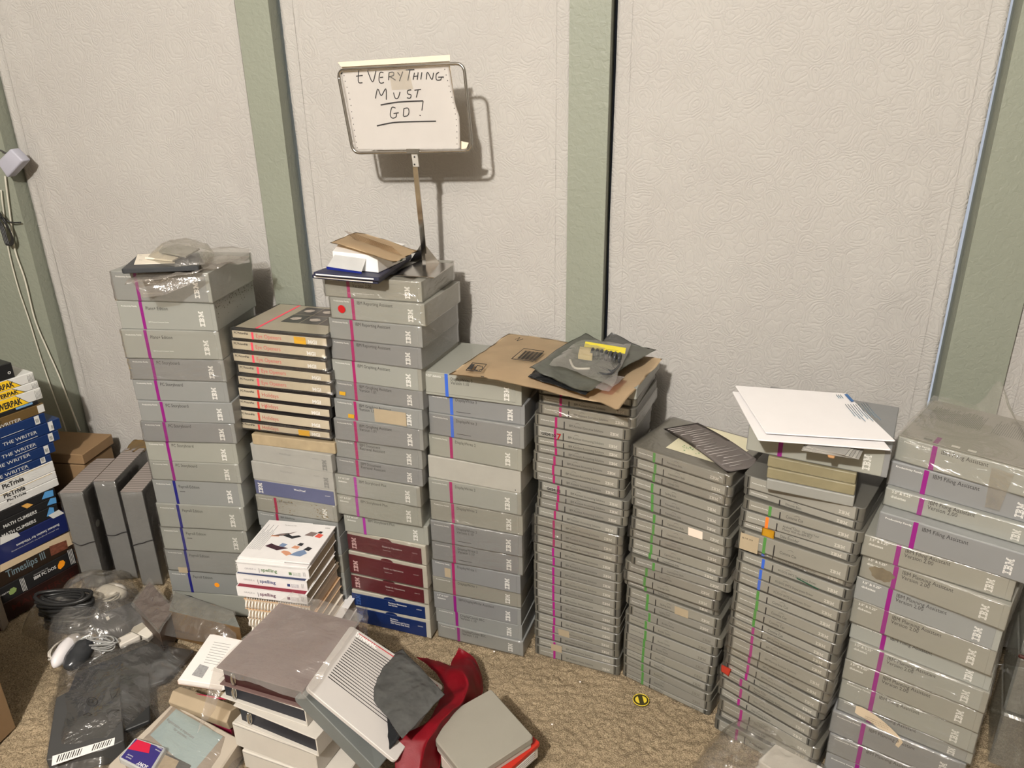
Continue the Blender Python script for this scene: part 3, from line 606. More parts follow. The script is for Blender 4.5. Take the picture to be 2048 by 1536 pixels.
# ---------------------------------------------------------------- thin clamshell cases
_case = {}
def case_parts(w, th, bi):
    k = (w, round(th, 3), bi)
    if k in _case: return _case[k]
    d = .170
    bm = bmesh.new(); add_box(bm, -w / 2, w / 2, 0, d, .0004, th - .0004)
    bevel(bm, .009, 4, [e for e in bm.edges if abs(e.verts[0].co.z - e.verts[1].co.z) > th * .5]); bevel(bm, .0009, 1)
    body = done(bm); body.materials.append(CASEM[bi])
    bm = bmesh.new(); add_box(bm, -w / 2 + .0135, w / 2 - .0135, -.0012, .008, .0030, th - .0014); bevel(bm, .0009, 2)
    lab = done(bm); lab.materials.append(CLAB[bi])
    bm = bmesh.new(); hin = []
    for sx in (-1, 1):
        add_box(bm, sx * (w / 2 - .0098) - .0011, sx * (w / 2 - .0098) + .0011, -.0002, .004, th * .12, th * .88)
        h_ = done(bm); h_.materials.append(DARK); hin.append(h_); bm = bmesh.new()
    bm = bmesh.new(); y = -.0014; X0 = -w / 2 + .33 * w
    bm.faces.new([bm.verts.new(p) for p in ((X0, y, th * .08), (X0 + .0022, y, th * .08), (X0 + .0022, y, th * .72), (X0, y, th * .72))])
    bar = done(bm); bar.materials.append(BLACK)
    bm = bmesh.new(); cx = -w / 2 + w * .475; pts = []
    for q in range(9):
        a = math.radians(20 + q * 18); pts.append((cx + .0052 * math.cos(a), y - .0001, th * .60 + .0042 * math.sin(a)))
    for q in range(8):
        p0, p1 = pts[q], pts[q + 1]; tt = .0005
        bm.faces.new([bm.verts.new(p) for p in ((p0[0], p0[1], p0[2]), (p1[0], p1[1], p1[2]), (p1[0], p1[1], p1[2] + tt), (p0[0], p0[1], p0[2] + tt))])
    sw = done(bm); sw.materials.append(BLACK)
    _case[k] = (body, lab, hin, bar, sw); return _case[k]
def thin_case(row, title, stripe, bi, label, group, fam=FAM, cap=.0052, tw=None, faminv=False):
    x, y, z, th, yaw, w = row
    t = empty('software_case', (x, y, z), math.radians(yaw), label, 'case', group)
    body, lab, hin, bar, sw = case_parts(w, th, bi)
    link('case_shell', body, None, t); link('spine_label', lab, None, t); link('hinge_slot', hin[0], None, t); link('hinge_slot', hin[1], None, t)
    if title: link('divider_bar', bar, None, t); link('swirl_mark', sw, None, t)
    X = lambda f: -w / 2 + f * w; Y = -.0014
    if stripe: flat('colour_stripe', stripe, t, X(.236), X(.262), .0012, th - .0008, Y)
    letter(fam, BLACK if faminv else WHITE, t, X(.085), Y, th * .52, .0021, width=.030, bold=.012, name='family_lettering')
    if title: 
        for q, s in enumerate(title.split('|')):
            letter(s, mat('ink_soft_black', (.05, .047, .042), .5), t, X(.385), Y - .0001, th * (.36 if '|' not in title else .55) - q * .0058, cap, sx=.72, name='title_lettering', bold=0)
    ibm(mat('ink_dull_cream', (.50, .47, .42), .5) if not faminv else mat('ink_grey_brown', (.14, .13, .11), .5), t, X(.81), Y, th * .28, .0062, wide=.76)
    return t
PURP = ink('purple_magenta', C(150, 26, 116))
G6 = 'magenta-striped thin cases'; n = len(T[6])
s6d = 'the all-magenta case stack'
for i, r in enumerate(T[6]):
    r = list(r); w = r[5]
    if i == n - 1: r[2], r[3] = 0, T[6][i - 1][2]
    if i == 0:
        r[3] = .024; r[4] = -9.5
        t = empty('software_box', tuple(r[:3]), math.radians(r[4]), 'plain grey closed box directly under the brown envelope, topmost of the magenta case stack', 'box', G6)
        link('case_body', box_me(.206, .18, .024, .0012), BOARD[0], t); flat('front_edge', BOARD[3], t, -.1, .1, .002, .022); continue
    nm = 'IBM Assistant Home Solutions' if i in (1, 2) or i >= 22 else 'IBM Assistant Executive Solutions' if i in (3, 4, 19, 20, 21) else 'IBM Assistant Accounting Solutions'
    W_ = ['', 'first', 'second', 'third', 'fourth', 'fifth', 'sixth', 'seventh', 'eighth', 'ninth', 'tenth', 'eleventh', 'twelfth', 'thirteenth', 'fourteenth', 'fifteenth', 'sixteenth']
    pos = (W_[i] + ' from the top') if i <= 16 else ('bottommost' if i == 30 else W_[n - i] + ' from the bottom')
    lb = 'thin grey magenta-striped case, %s of %s' % (pos, s6d)
    if i == 5: lb = 'thin grey case with magenta stripe, black handwritten number and red figure seven'
    if i == 11: lb = 'thin grey magenta-striped case with black handwritten number but no red figure'
    if i == 27: lb = 'thin grey magenta-striped case with a torn tan sticker over its title'
    if i == 29: lb = 'thin grey magenta-striped case with a tan sticker across its stripe, just above the carpet'
    t = thin_case(r, nm, MAG2 if i < 18 else PURP, i % 3 if i % 4 else 1, lb, G6)
    th = r[3]
    if i in (5, 11): letter('G024152', BLACK, t, -w * .40 + (0 if i == 5 else .004), -.0018, th * .28, .0062, width=.032, bold=.03, name='handwritten_number')
    if i == 5: letter('7', ink('marker_red', C(150, 20, 24)), t, -w * .235, -.0018, th * .12, .013, bold=.03, name='handwritten_seven')
    if i == 27: flat('torn_sticker', TANL, t, -w * .19, -w * .06, th * .02, th * .8, -.0018, sk=-.002)
    if i == 29: flat('tan_sticker', TANL, t, -w * .29, -w * .16, -th * .15, th * .72, -.0026)
    if i in (3, 15, 16, 17): wrap(t, w, .170, th, SHRINK, amp=.001, seed=i)
G7 = 'green-striped thin cases'; n = len(T[7])
t7 = ['Punctuation Skills', 'Capitalization Skills', 'Language Skills', 'Spelling Skills', 'Punctuation Skills'] + ['Capitalization Skills'] * 7 + ['Language Skills', 'Language Skills', 'Spelling Skills', 'Spelling Skills', 'Spelling Skills'] + ['Bumble Games'] * 4 + ['Bumble Plot'] * 5
for i, r in enumerate(T[7]):
    r = list(r); w = r[5]; th = r[3]
    if i == n - 1: r[2], r[3] = 0, T[7][i - 1][2]
    pos = 'topmost' if i == 0 else W_[i + 1] + ' from the top' if i < 13 else ('bottommost' if i == n - 1 else W_[n - i] + ' from the bottom')
    lb = 'thin grey green-striped case, %s of the all-green stack' % pos
    if i == 0: lb = 'thin grey case with green stripe and illustrated cover under the tilted grey card'
    if i == 6: lb = 'thin grey green-striped case with a torn white sticker right of its title'
    if i == 15: lb = 'thin grey green-striped case with a cream sticker beside its title, mid stack'
    if i == 11: lb = 'thin grey green-striped case sticking out furthest to the right of its stack'
    t = thin_case(r, t7[i], GRN, (i * 2) % 3 if i % 4 else 1, lb, G7, fam='Education Family', faminv=i >= 17, cap=.0044)
    if i == 6: flat('white_sticker', WHITEL, t, w * .10, w * .24, th * .05, th * .85, -.0018, sk=-.001)
    if i == 15: flat('cream_sticker', TANL, t, w * .04, w * .18, th * .05, th * .8, -.0018, sk=-.001)
    if i == 0:
        c = link('printed_cover', done((lambda bm: (bm.faces.new([bm.verts.new(p) for p in ((-.045, .03, th + .0003), (.088, .03, th + .0003), (.088, .165, th + .0003), (-.045, .165, th + .0003))]), bm)[1])(bmesh.new())), mat('cover_cream', C(206, 200, 172), .4), t)
        bm = bmesh.new(); rg = random.Random(4)
        for q in range(150):
            a = rg.gauss(.005, .022); b_ = rg.gauss(.085, .022); s = rg.uniform(.0006, .0022)
            if -.04 < a < .08 and .035 < b_ < .16:
                bm.faces.new([bm.verts.new((a + s * math.cos(k), b_ + s * math.sin(k * 1.0), th + .0006)) for k in (0, 1.3, 2.6, 3.9, 5.2)])
        link('leafy_print', done(bm), mat('cover_green', C(110, 150, 100), .5), c)
    if i in (0, 1, 2): wrap(t, w, .170, th, SHRINK, amp=.0014, seed=80 + i)
    if i in (7, 8, 12, 13): wrap(t, w, .170, th, SHRINK2, seed=80 + i)
G8 = 'thin cases in the mixed-stripe stack'; n = len(T[8])
t8 = [('', None, FAM), ('Discover Basic', None, 'Education Family'), ('Comma Cat', GRN, 'Education Family'), ('Andrew Tobias - Managing Your|Money With the IBM PCjr', ORG, 'Lifestyle Family'), ('Data Encoder', None, 'Business Family'), ('Comma Cat', GRN, 'Education Family')] + [('PC/DOS SMTZ Department Driver', BLUE, 'Office Business Family')] * 4 + [('Comma Cat', GRN, 'Education Family')] * 4 + [('IBM Planning Assistant Solutions', PURP, FAM)] * 5 + [('DisplayWrite Legal Support', PURP, FAM), ('Private Tutor|Appointment Calendar Reader', PURP, FAM), ('Data Training Edition', PURP, FAM), ('Data Training Edition', PURP, FAM), ('Data Edit Register', PURP, FAM), ('Private Edit', PURP, FAM), ('Private Edit', PURP, FAM)]
sname = {id(GRN): 'green', id(ORG): 'orange', id(BLUE): 'blue', id(PURP): 'purple'}
for i, r in enumerate(T[8]):
    r = list(r); w = r[5]; th = r[3]
    if i == n - 1: r[2], r[3] = 0, T[8][i - 1][2]
    tt, st, fm = t8[i]
    pos = 'topmost' if i == 0 else W_[i + 1] + ' from the top' if i < 13 else ('bottommost' if i == n - 1 else W_[n - i] + ' from the bottom')
    sn = sname.get(id(st), None)
    lb = 'thin grey case%s, %s of the mixed-stripe stack' % (' with %s stripe' % sn if sn else ', stripe hidden', pos)
    if i == 3: lb = 'thin grey case with an orange stripe, the only orange one in the stacks'
    if i == 4: lb = 'thin grey case with a folded yellow tag stuck on its front'
    if i == 5: lb = 'thin grey green-striped case with a cream price sticker at its left end'
    if i == 19: lb = 'thin grey case with torn red and white sticker at left, purple-striped'
    if i == 7: lb = 'thin grey blue-striped case with a dark green pen scribble'
    t = thin_case(r, tt or None, st, (i + 1) % 3 if i % 3 else 2, lb, G8, fam=fm, cap=.0058 if len(tt) < 13 else .0046)
    if i == 4:
        b = sheet('yellow_tag', [(-w * .27, -.003, th * -.12), (-w * .16, -.004, th * -.12), (-w * .16, -.0045, th * .98), (-w * .27, -.0045, th * .98)], mat('yellow_paper', C(226, 172, 44), .5), t, 8, 8, .001, 30, 3, .0003)
        b['label'] = 'folded yellow tag'
    if i == 5: flat('cream_sticker', TANL, t, -w * .465, -w * .30, -th * .1, th * .85, -.003); letter('$19.99', BLACK, t, -w * .45, -.0032, th * .55, .003, width=.02, name='price_print')
    if i == 7: sheet('pen_scribble', [(w * .05, -.0018, th * .30), (w * .24, -.0018, th * .05), (w * .24, -.0018, th * .14), (w * .05, -.0018, th * .42)], ink('green_pen', C(20, 70, 50)), t, 12, 3, .0002, 40, 2)
    if i == 19:
        s1 = sheet('torn_sticker', [(-w * .50, -.006, th * -.3), (-w * .42, -.004, th * -.5), (-w * .40, -.004, th * .6), (-w * .50, -.007, th * .7)], mat('torn_sticker_red', C(220, 80, 60), .5), t, 8, 8, .0015, 40, 6, .0003)
    if i in (6, 14, 15, 16, 17, 18, 21): wrap(t, w, .170, th, SHRINK, amp=.0013, seed=110 + i)
    if i in (9, 12, 20, 23): wrap(t, w, .170, th, SHRINK2, seed=110 + i)
# stripe on 5th hidden; three small floppy boxes and a big box on top of it
zt = T[8][0][2] + T[8][0][3]
KH = mat('khaki_tape', C(124, 117, 92), .3, var=.14, scale=40, bump=.4, bscale=30, dist=.006, coat=.6); KG = mat('grey_smooth_board', (.235, .235, .215), .45)
u = [((1522.5, 987.5), (1691, 1025)), ((1526, 967.5), (1697.5, 999)), ((1529, 946), (1704, 977.5)), ((1531, 921), (1709, 952.5))]
for i in range(3):
    z = zt + .0005 + i * .0205; yaw = math.radians(-12.2 - i * .6)
    t = empty('diskette_box', (.189 - i * .001, 1.214 + i * .002, z), yaw, ['small plain grey box, lowest of the three overhanging the mixed-stripe stack', 'small olive-taped box, middle of the three under the big grey box', 'small khaki box with shiny tape, upper of the three under the big grey box'][i], 'box', 'small boxes on the mixed-stripe stack')
    link('box_body', box_me(.140, .145, .020, .002, 2), [KG, KH, KH][i], t)
r = [.1905, 1.222, zt + .062, .0485, -13.5, .222]
bigbox = slip_box(r, FAM, 'IBM Planning Assistant', MAG, 2, 'grey box with purple stripe holding up two large white folders', 'boxes on the mixed-stripe stack', depth=.19, seed=150, cap=.0066, bar=.62)
# ---------------------------------------------------------------- stack behind the spelling books
G2 = 'boxes in the short stack behind the spelling books'; n = len(T[2])
LIDB = mat('gloss_black_lid', (.012, .012, .013), .2, coat=.5); PAKC = mat('picture_pak_cream', C(176, 166, 146), .45, var=.07)
PKI = ink('pak_pink', C(232, 70, 96)); PKR = ink('pak_red', C(190, 60, 50)); PKT = ink('pak_title', C(196, 88, 88)); 
for i, r in enumerate(T[2]):
    r = list(r); w = r[5]; th = r[3]
    if i < 9:
        eye = i < 5
        lb = 'black case, cream spine, %s lettering, %s' % ('pink' if eye else 'red', ['topmost, photo cover and gold sticker', 'second of the five pink ones', 'middle of the five pink ones', 'fourth of the five pink ones', 'lowest of the five pink ones', 'upper of the four red ones', 'second of the four red ones, red pen mark', 'third of the four red ones', 'lowest, with gold sticker'][i])
        t = empty('picture_case', tuple(r[:3]), math.radians(r[4]), lb, 'case', 'black cases with cream spines')
        link('case_shell', box_me(w, .19, th - .0008, .0012, 2), LIDB, t)
        link('cream_spine', (lambda bm: (add_box(bm, -w / 2 + .002, w / 2 - .003, -.0012, .01, .0035, th - .0065), bevel(bm, .0006, 1), done(bm))[2])(bmesh.new()), PAKC, t)
        X = lambda f: -w / 2 + f * w; Y = -.0015; zc = th * .36
        letter('PC PicturePak', BLACK, t, X(.03), Y, th * .50, .0048, width=.036, bold=.02, name='family_lettering')
        flat('colour_stripe', PKI if eye else PKR, t, X(.215), X(.238), .0035, th - .0065, Y)
        letter('Eye Openers' if eye else 'Holidays', PKT if eye else ink('pak_title_red', C(170, 80, 72)), t, X(.26), Y, th * .30, .0092, width=.062 if eye else .042, name='title_lettering', bold=.0)
        letter('MGI', WHITE, t, X(.80), Y, th * .22, .0078, width=.021, bold=.04, name='maker_lettering')
        if i in (0, 8): flat('gold_sticker', GOLDL, t, X(.66), X(.78), th * .12, th * .72, -.0019)
        if i == 6: flat('red_pen_mark', REDI, t, X(.30), X(.307), th * .2, th * .62, -.0019, sk=.003)
        if i in (0, 1, 2, 3, 4, 8): wrap(t, w, .19, th, SHRINK, amp=.0013, seed=160 + i)
        if i == 0:
            c = link('printed_cover', (lambda bm: (bm.faces.new([bm.verts.new(p) for p in ((-w * .47, .006, th), (w * .47, .006, th), (w * .47, .184, th), (-w * .47, .184, th))]), done(bm))[1])(bmesh.new()), mat('cover_grey_cream', C(150, 142, 124), .35, coat=.3), t)
            bm = bmesh.new(); bm.faces.new([bm.verts.new(p) for p in ((-w * .26, .006, th + .0004), (-w * .235, .006, th + .0004), (-w * .235, .184, th + .0004), (-w * .26, .184, th + .0004))]); link('cover_stripe', done(bm), PKI, c)
            for a in range(3):
                for b_ in range(2):
                    x0 = -w * .14 + a * w * .20; y0 = .062 + b_ * .058
                    p = link('photo_tile', (lambda bm: (bm.faces.new([bm.verts.new(q) for q in ((x0, y0, th + .0004), (x0 + w * .19, y0, th + .0004), (x0 + w * .19, y0 + .055, th + .0004), (x0, y0 + .055, th + .0004))]), done(bm))[1])(bmesh.new()), mat('photo_dark_%d' % ((a + b_) % 3), [(.05, .05, .048), (.075, .07, .065), (.06, .05, .045)][(a + b_) % 3], .3, var=.5, scale=60), c)
                    link('photo_subject', (lambda bm: (bm.faces.new([bm.verts.new((x0 + w * .095 + .012 * math.cos(k * .9) * (1 + .3 * math.sin(k * 2.1 + a)), y0 + .028 + .011 * math.sin(k * .9), th + .0008)) for k in range(7)]), done(bm))[1])(bmesh.new()), mat('photo_pale', C(170, 160, 150), .4, var=.3, scale=80), c)
    elif i == 9:
        t = empty('cardboard_sleeve', tuple(r[:3]), math.radians(r[4]), 'worn beige cardboard sleeve without print below the black and cream cases', 'box', G2)
        sh = link('sleeve', box_me(w - .002, .18, th * .72, .002, 2), mat('beige_worn_card', C(160, 144, 116), .7, var=.16, scale=40), t)
    elif i in (10, 11):
        t = empty('software_box', tuple(r[:3]), math.radians(r[4]), 'pale grey box with faint grey lettering and thumb notch, %s of two' % ['upper', 'lower'][i - 10], 'box', G2)
        link('slipcase', box_me(w, .185, th, .0012), mat('pale_grey_card', (.31, .305, .28), .55), t)
        letter('Word Proof', GREYINK, t, -w * .14, -.0008, th * .62, .0048, width=.031, name='title_lettering'); letter('6024077', GREYINK, t, w * .27, -.0008, th * .66, .0026, width=.014, name='number_lettering')
        ibm(mat('ink_faint_grey', (.2, .2, .19), .5), t, w * .44, -.0008, th * .10, w * .055, math.pi / 2, wide=.62)
        bm = bmesh.new(); bm.faces.new([bm.verts.new((-.006 + .011 * math.cos(a), -.0008, th - .0005 - .005 * math.sin(a))) for a in [k * math.pi / 10 for k in range(11)]][::-1]); link('thumb_notch', done(bm), mat('notch_shade_card', (.30, .29, .27), .6), t)
    elif i == 12:
        t = empty('software_box', tuple(r[:3]), math.radians(r[4]), 'slate blue box with white lettering, the only blue one behind the spelling books', 'box', G2)
        link('slipcase', box_me(w, .185, th, .0012), PLAINB, t)
        link('blue_spine', (lambda bm: (add_box(bm, -w / 2 + .0004, w / 2 - .003, -.0012, .01, .0015, th - .004), bevel(bm, .0006, 1), done(bm))[2])(bmesh.new()), mat('slate_blue_board', C(84, 88, 116), .5), t)
        letter('Word Proof', WHITE, t, 0.0, -.0016, th * .62, .0048, width=.031, bold=.02, name='title_lettering'); letter('6024077', WHITE, t, w * .38, -.0016, th * .56, .0024, width=.014, name='number_lettering')
        ibm(WHITE, t, -w * .40, -.0016, th * .12, w * .056, math.pi / 2, wide=.62)
    else:
        lb = 'grey box with crimson stripe, %s' % ('brown foxing over its lettering' if i == 13 else 'clean, lowest visible behind the spelling books')
        t = slip_box(r, FAM, 'IBM SlideWrite', ink('crimson', C(138, 30, 62)), [4, 1][i - 13], lb, G2, depth=.185, seed=180 + i, cap=.0052, wrapm=SHRINK2 if i == 13 else None)
        if i == 13:
            rg = random.Random(8); bm = bmesh.new()
            for q in range(70):
                a = rg.gauss(w * .30, .014) if q < 45 else rg.gauss(-w * .12, .012); b_ = rg.uniform(.004, th - .004); s = rg.uniform(.0005, .0018)
                if abs(a) < w * .48: bm.faces.new([bm.verts.new((a + s * math.cos(k) * 1.5, -.0013, b_ + s * math.sin(k))) for k in (0, 1.2, 2.4, 3.6, 4.9)])
            link('mould_spots', done(bm), mat('foxing_brown', C(112, 98, 72), .7), t)
zb = T[2][-1][2]
for i in range(5):
    z = zb - (i + 1) * zb / 5
    slip_box([-.908, 1.391, z, zb / 5, -1.5, .215], None, None, None, [1, 4, 0, 1, 3][i], 'plain grey box in the shaded gap below the crimson-striped boxes, %s of five' % ['topmost', 'second', 'middle', 'fourth', 'lowest'][i], G2, depth=.185, seed=190 + i, logo=False)
# mould speckle on the side of the second box of the tall left stack
rg = random.Random(5); w = .221; t = ST1[1]; th = T[1][1][3]; bm = bmesh.new()
for q in range(110):
    a = rg.uniform(.006, .185); b_ = th - abs(rg.gauss(0, .014)) - .003; s = rg.uniform(.0004, .0014)
    if b_ > .004: bm.faces.new([bm.verts.new((w / 2 + .0003, a + s * math.cos(k), b_ + s * 1.4 * math.sin(k))) for k in (0, 1.2, 2.4, 3.6, 4.9)])
link('mould_spots', done(bm), mat('mould_dark', C(70, 66, 54), .8), t)
# ---------------------------------------------------------------- loose things
def P3(u, v, z, dz=0): p = pz(u, v, z); return Vector((p.x, p.y, z + dz))
def q3(us, z): return [P3(u, v, z) for u, v in us]
CHROME = mat('chrome', (.55, .53, .50), .16, 1, var=.1, scale=60)
STEEL = mat('worn_steel', (.42, .40, .36), .3, 1, var=.2, scale=50)
PAPER = mat('white_paper', (.80, .77, .74), .75, var=.02); PAPER2 = mat('cream_paper', (.72, .66, .56), .75, var=.05)
BROWNP = mat('kraft_paper', C(206, 182, 148), .75, var=.07, scale=25, bump=.15, bscale=90); CARD = mat('brown_cardboard', C(132, 106, 76), .8, var=.08, scale=20)
ESD = mat('static_bag_grey', (.13, .132, .128), .22, var=.3, scale=30, bump=.8, bscale=18, dist=.02, spec=.8, coat=.4)
ESD2 = mat('static_bag_black', (.03, .032, .035), .25, var=.3, scale=25, bump=.5, bscale=25, dist=.01)
CLEAR = film('clear_bag_film', tint=(.86, .84, .79), body=.09, haze=.11, rough=.08, bscale=14, bump=.6)
CLEAR2 = film('milky_bag_film', tint=(.80, .76, .72), body=.05, haze=.15, rough=.12, bscale=10, bump=.9, stretch=(1, 2.5, 1))
SMOKE = film('grey_bag_film', tint=(.72, .72, .72), body=.07, haze=.05, rough=.12, bscale=7, bump=.8)
# sign stand -----------------------------------------------------------------
YS = 1.495
st = empty('sign_holder', tuple(py(845, 528, 1.47)), 0, 'chrome sign holder with rectangular frame on a post, standing on the grey stack', 'sign holder')
def sub(name, me, m, parent):
    """mesh given in world space, parented to an unrotated empty"""
    o = link(name, me, m, parent); o.matrix_parent_inverse = Matrix.Translation(-parent.location); return o
def cr(x, y): return (600 + x / 4, 80 + y / 4)
cor = [py(*cr(*p), YS) for p in ((300, 240), (1310, 185), (1378, 885), (425, 905))]
def round_loop(c, r, k=6):
    out = []
    for i in range(4):
        a, b, d = c[i - 1], c[i], c[(i + 1) % 4]
        u = (a - b).normalized(); v = (d - b).normalized()
        for j in range(k + 1):
            t = j / k; p = b + u * r * (1 - t) ** 2 + v * r * t ** 2; out.append(p)
    return out + [out[0], out[1]]
sub('frame', tube_me([round_loop(cor, .017)], .0032, 8), CHROME, st)
def barbox(name, a, b, wx, wy, m, parent):
    a, b = Vector(a), Vector(b); bm = bmesh.new(); vs = []
    for p in (a, b):
        for sx, sy in ((-1, -1), (1, -1), (1, 1), (-1, 1)): vs.append(bm.verts.new(p + Vector((sx * wx / 2, sy * wy / 2, 0))))
    for f in ((3, 2, 1, 0), (4, 5, 6, 7), (0, 1, 5, 4), (1, 2, 6, 5), (2, 3, 7, 6), (3, 0, 4, 7)): bm.faces.new([vs[i] for i in f])
    bmesh.ops.recalc_face_normals(bm, faces=bm.faces[:]); bevel(bm, .0006, 1)
    return sub(name, done(bm), m, parent)
pb = pz(848, 527, .893); 
barbox('clip', py(*cr(904, 870), YS - .002), py(*cr(910, 905), YS - .002), .026, .012, STEEL, st)
cl = barbox('bracket', py(*cr(915, 905), YS - .001), py(*cr(930, 1015), YS - .001), .013, .003, mat('pale_steel', (.6, .58, .54), .35, .6), st)
for q in (935, 995):
    c = py(*cr(915, q), YS - .004); bm = bmesh.new(); bmesh.ops.create_uvsphere(bm, u_segments=10, v_segments=6, radius=.0016); bmesh.ops.translate(bm, verts=bm.verts, vec=c)
    sub('screw', done(bm, True), DARK, st)
barbox('post', py(*cr(922, 1010), YS), Vector((pb.x + .001, pb.y + .004, .9)), .0115, .003, CHROME, st)
# base plate with two folded gussets
zp = .8925
bp = [P3(775, 551, zp), P3(868, 557, zp), P3(908, 529, zp), P3(838, 524, zp)]
b = prism('base_plate', [p[:2] for p in bp], zp, zp + .0022, CHROME, None, .0004); b.parent = st; b.matrix_parent_inverse = Matrix.Translation(-st.location)
gx, gy = pb.x, pb.y
for sx in (-1, 1):
    bm = bmesh.new(); a = [(gx + sx * .004, gy, .935), (gx + sx * .004, gy, .8948), (gx + sx * .034, gy + .004, .8948)]
    v = [bm.verts.new(p) for p in a] + [bm.verts.new((p[0], p[1] + .0016, p[2])) for p in a]
    for f in ((0, 1, 2), (5, 4, 3), (0, 3, 4, 1), (1, 4, 5, 2), (2, 5, 3, 0)): bm.faces.new([v[i] for i in f])
    bmesh.ops.recalc_face_normals(bm, faces=bm.faces[:]); sub('gusset', done(bm), CHROME, st)
# paper sign -----------------------------------------------------------------
def sp(x, y, d=0): p = py(*cr(x, y), YS + .001 - d); return p
pc = [sp(445, 880), sp(1283, 875), sp(1190, 215), sp(325, 262)]
def pdep(s, t): return .003 * math.sin(s * 3.1) * math.sin(t * 3.1) + .002 * max(0, s - .75) * 4 * t
bm = bmesh.new(); g = []
edgeR = [(1190, 215), (1200, 260), (1222, 400), (1245, 520), (1275, 610), (1279, 700), (1281, 790), (1283, 875)]
def ex(yy, tab):
    for (x0, y0), (x1, y1) in zip(tab, tab[1:]):
        if y0 <= yy <= y1: return x0 + (x1 - x0) * (yy - y0) / (y1 - y0)
    return tab[-1][0] if yy > tab[-1][1] else tab[0][0]
for j in range(41):
    t = j / 40; row = []
    yl = 262 + (882 - 262) * t; yr = 212 + (875 - 212) * t
    xl = 325 + (445 - 325) * t; xr = ex(yr, edgeR)
    for i in range(41):
        s = i / 40; x = xl + (xr - xl) * s; y = yl + (yr - yl) * s
        d = pdep(s, t)
        row.append(bm.verts.new(sp(x, y, -d)))
    g.append(row)
for j in range(40):
    for i in range(40): bm.faces.new((g[j + 1][i], g[j + 1][i + 1], g[j][i + 1], g[j][i]))
bmesh.ops.solidify(bm, geom=bm.faces[:], thickness=.0004)
ps = link('paper_sign', done(bm, True), PAPER); tag(ps, 'white tractor-feed paper sign with handwritten black capitals reading EVERYTHING MUST GO', 'sign')
def onp(x, y, h=.0006):
    t = (y - 237) / 640; xl = 325 + 120 * t; s = (x - xl) / max(1, ex(212 + 663 * t, edgeR) - xl); return sp(x, y, h - pdep(min(1, max(0, s)), min(1, max(0, t))))
def ribbons(polys, wd):
    bm = bmesh.new()
    for q in polys:
        pts = smooth_path([onp(*p) for p in q], 5); prev = None
        for i, p in enumerate(pts):
            d = (pts[min(i + 1, len(pts) - 1)] - pts[max(i - 1, 0)]); d.y = 0; d.normalize(); nn = Vector((-d.z, 0, d.x)) * wd
            cur = (bm.verts.new(p + nn), bm.verts.new(p - nn))
            if prev: bm.faces.new((prev[0], prev[1], cur[1], cur[0]))
            prev = cur
    return done(bm)
WORDS = [[(470, 245), (466, 300), (470, 340), (500, 342)], [(448, 290), (502, 283)], [(540, 245), (580, 335), (607, 248)], [(668, 262), (640, 262), (632, 320), (645, 345), (672, 340)], [(640, 300), (665, 297)],
 [(712, 262), (708, 322)], [(710, 262), (745, 258), (748, 282), (712, 295)], [(722, 294), (765, 322)], [(780, 258), (800, 285)], [(822, 252), (795, 330)], [(845, 240), (915, 236)], [(880, 238), (862, 325)],
 [(915, 262), (905, 318)], [(945, 258), (938, 318)], [(908, 292), (942, 288)], [(975, 258), (966, 316)], [(1010, 316), (1020, 258), (1055, 316), (1068, 262)], [(1112, 258), (1090, 275), (1092, 318), (1125, 318), (1132, 298), (1150, 300)], [(1105, 298), (1150, 296)],
 [(603, 468), (622, 392), (650, 445), (686, 390), (690, 478)], [(748, 420), (762, 465), (785, 462), (800, 415)], [(890, 398), (862, 405), (862, 430), (888, 440), (880, 465), (855, 462)], [(915, 402), (968, 395)], [(945, 400), (930, 460)],
 [(765, 545), (735, 540), (722, 600), (740, 625), (768, 615), (772, 590)], [(748, 588), (790, 582)], [(830, 552), (826, 610)], [(828, 550), (862, 545), (872, 575), (860, 605), (828, 612)], [(985, 488), (975, 565)], [(956, 602), (966, 604)]]
hw = link('handwriting', ribbons(WORDS, .00095), BLACK, ps)
link('underline', ribbons([[(645, 520), (760, 500), (860, 492), (985, 487)]], .0013), BLACK, ps)
link('underline', ribbons([[(615, 687), (740, 662), (880, 654), (1088, 650)]], .0013), BLACK, ps)
for tab in ([(352, 285), (362, 330), (376, 378), (390, 425), (399, 474), (408, 524), (414, 574), (421, 625), (428, 674), (435, 722), (444, 770), (451, 818), (459, 862)],
            [(1158, 235), (1169, 280), (1181, 325), (1192, 369), (1203, 414), (1214, 458), (1224, 502), (1234, 547), (1243, 592), (1250, 637), (1253, 686), (1255, 735), (1255, 784), (1256, 832)]):
    bm = bmesh.new()
    for x, y in tab:
        c = onp(x, y); bm.faces.new([bm.verts.new(c + Vector((.0011 * math.cos(a), 0, .0011 * math.sin(a)))) for a in [k * math.pi / 4 for k in range(8)]])
    link('feed_holes', done(bm), mat('hole_shade_grey', (.16, .15, .14), .8), ps)
polyflat('tape', [onp(*p, .0012) for p in ((735, 400), (905, 392), (880, 285), (862, 232), (805, 236), (712, 262))], film('tape_film', (.93, .9, .84), .03, .12, .3, 30, .2), ps)
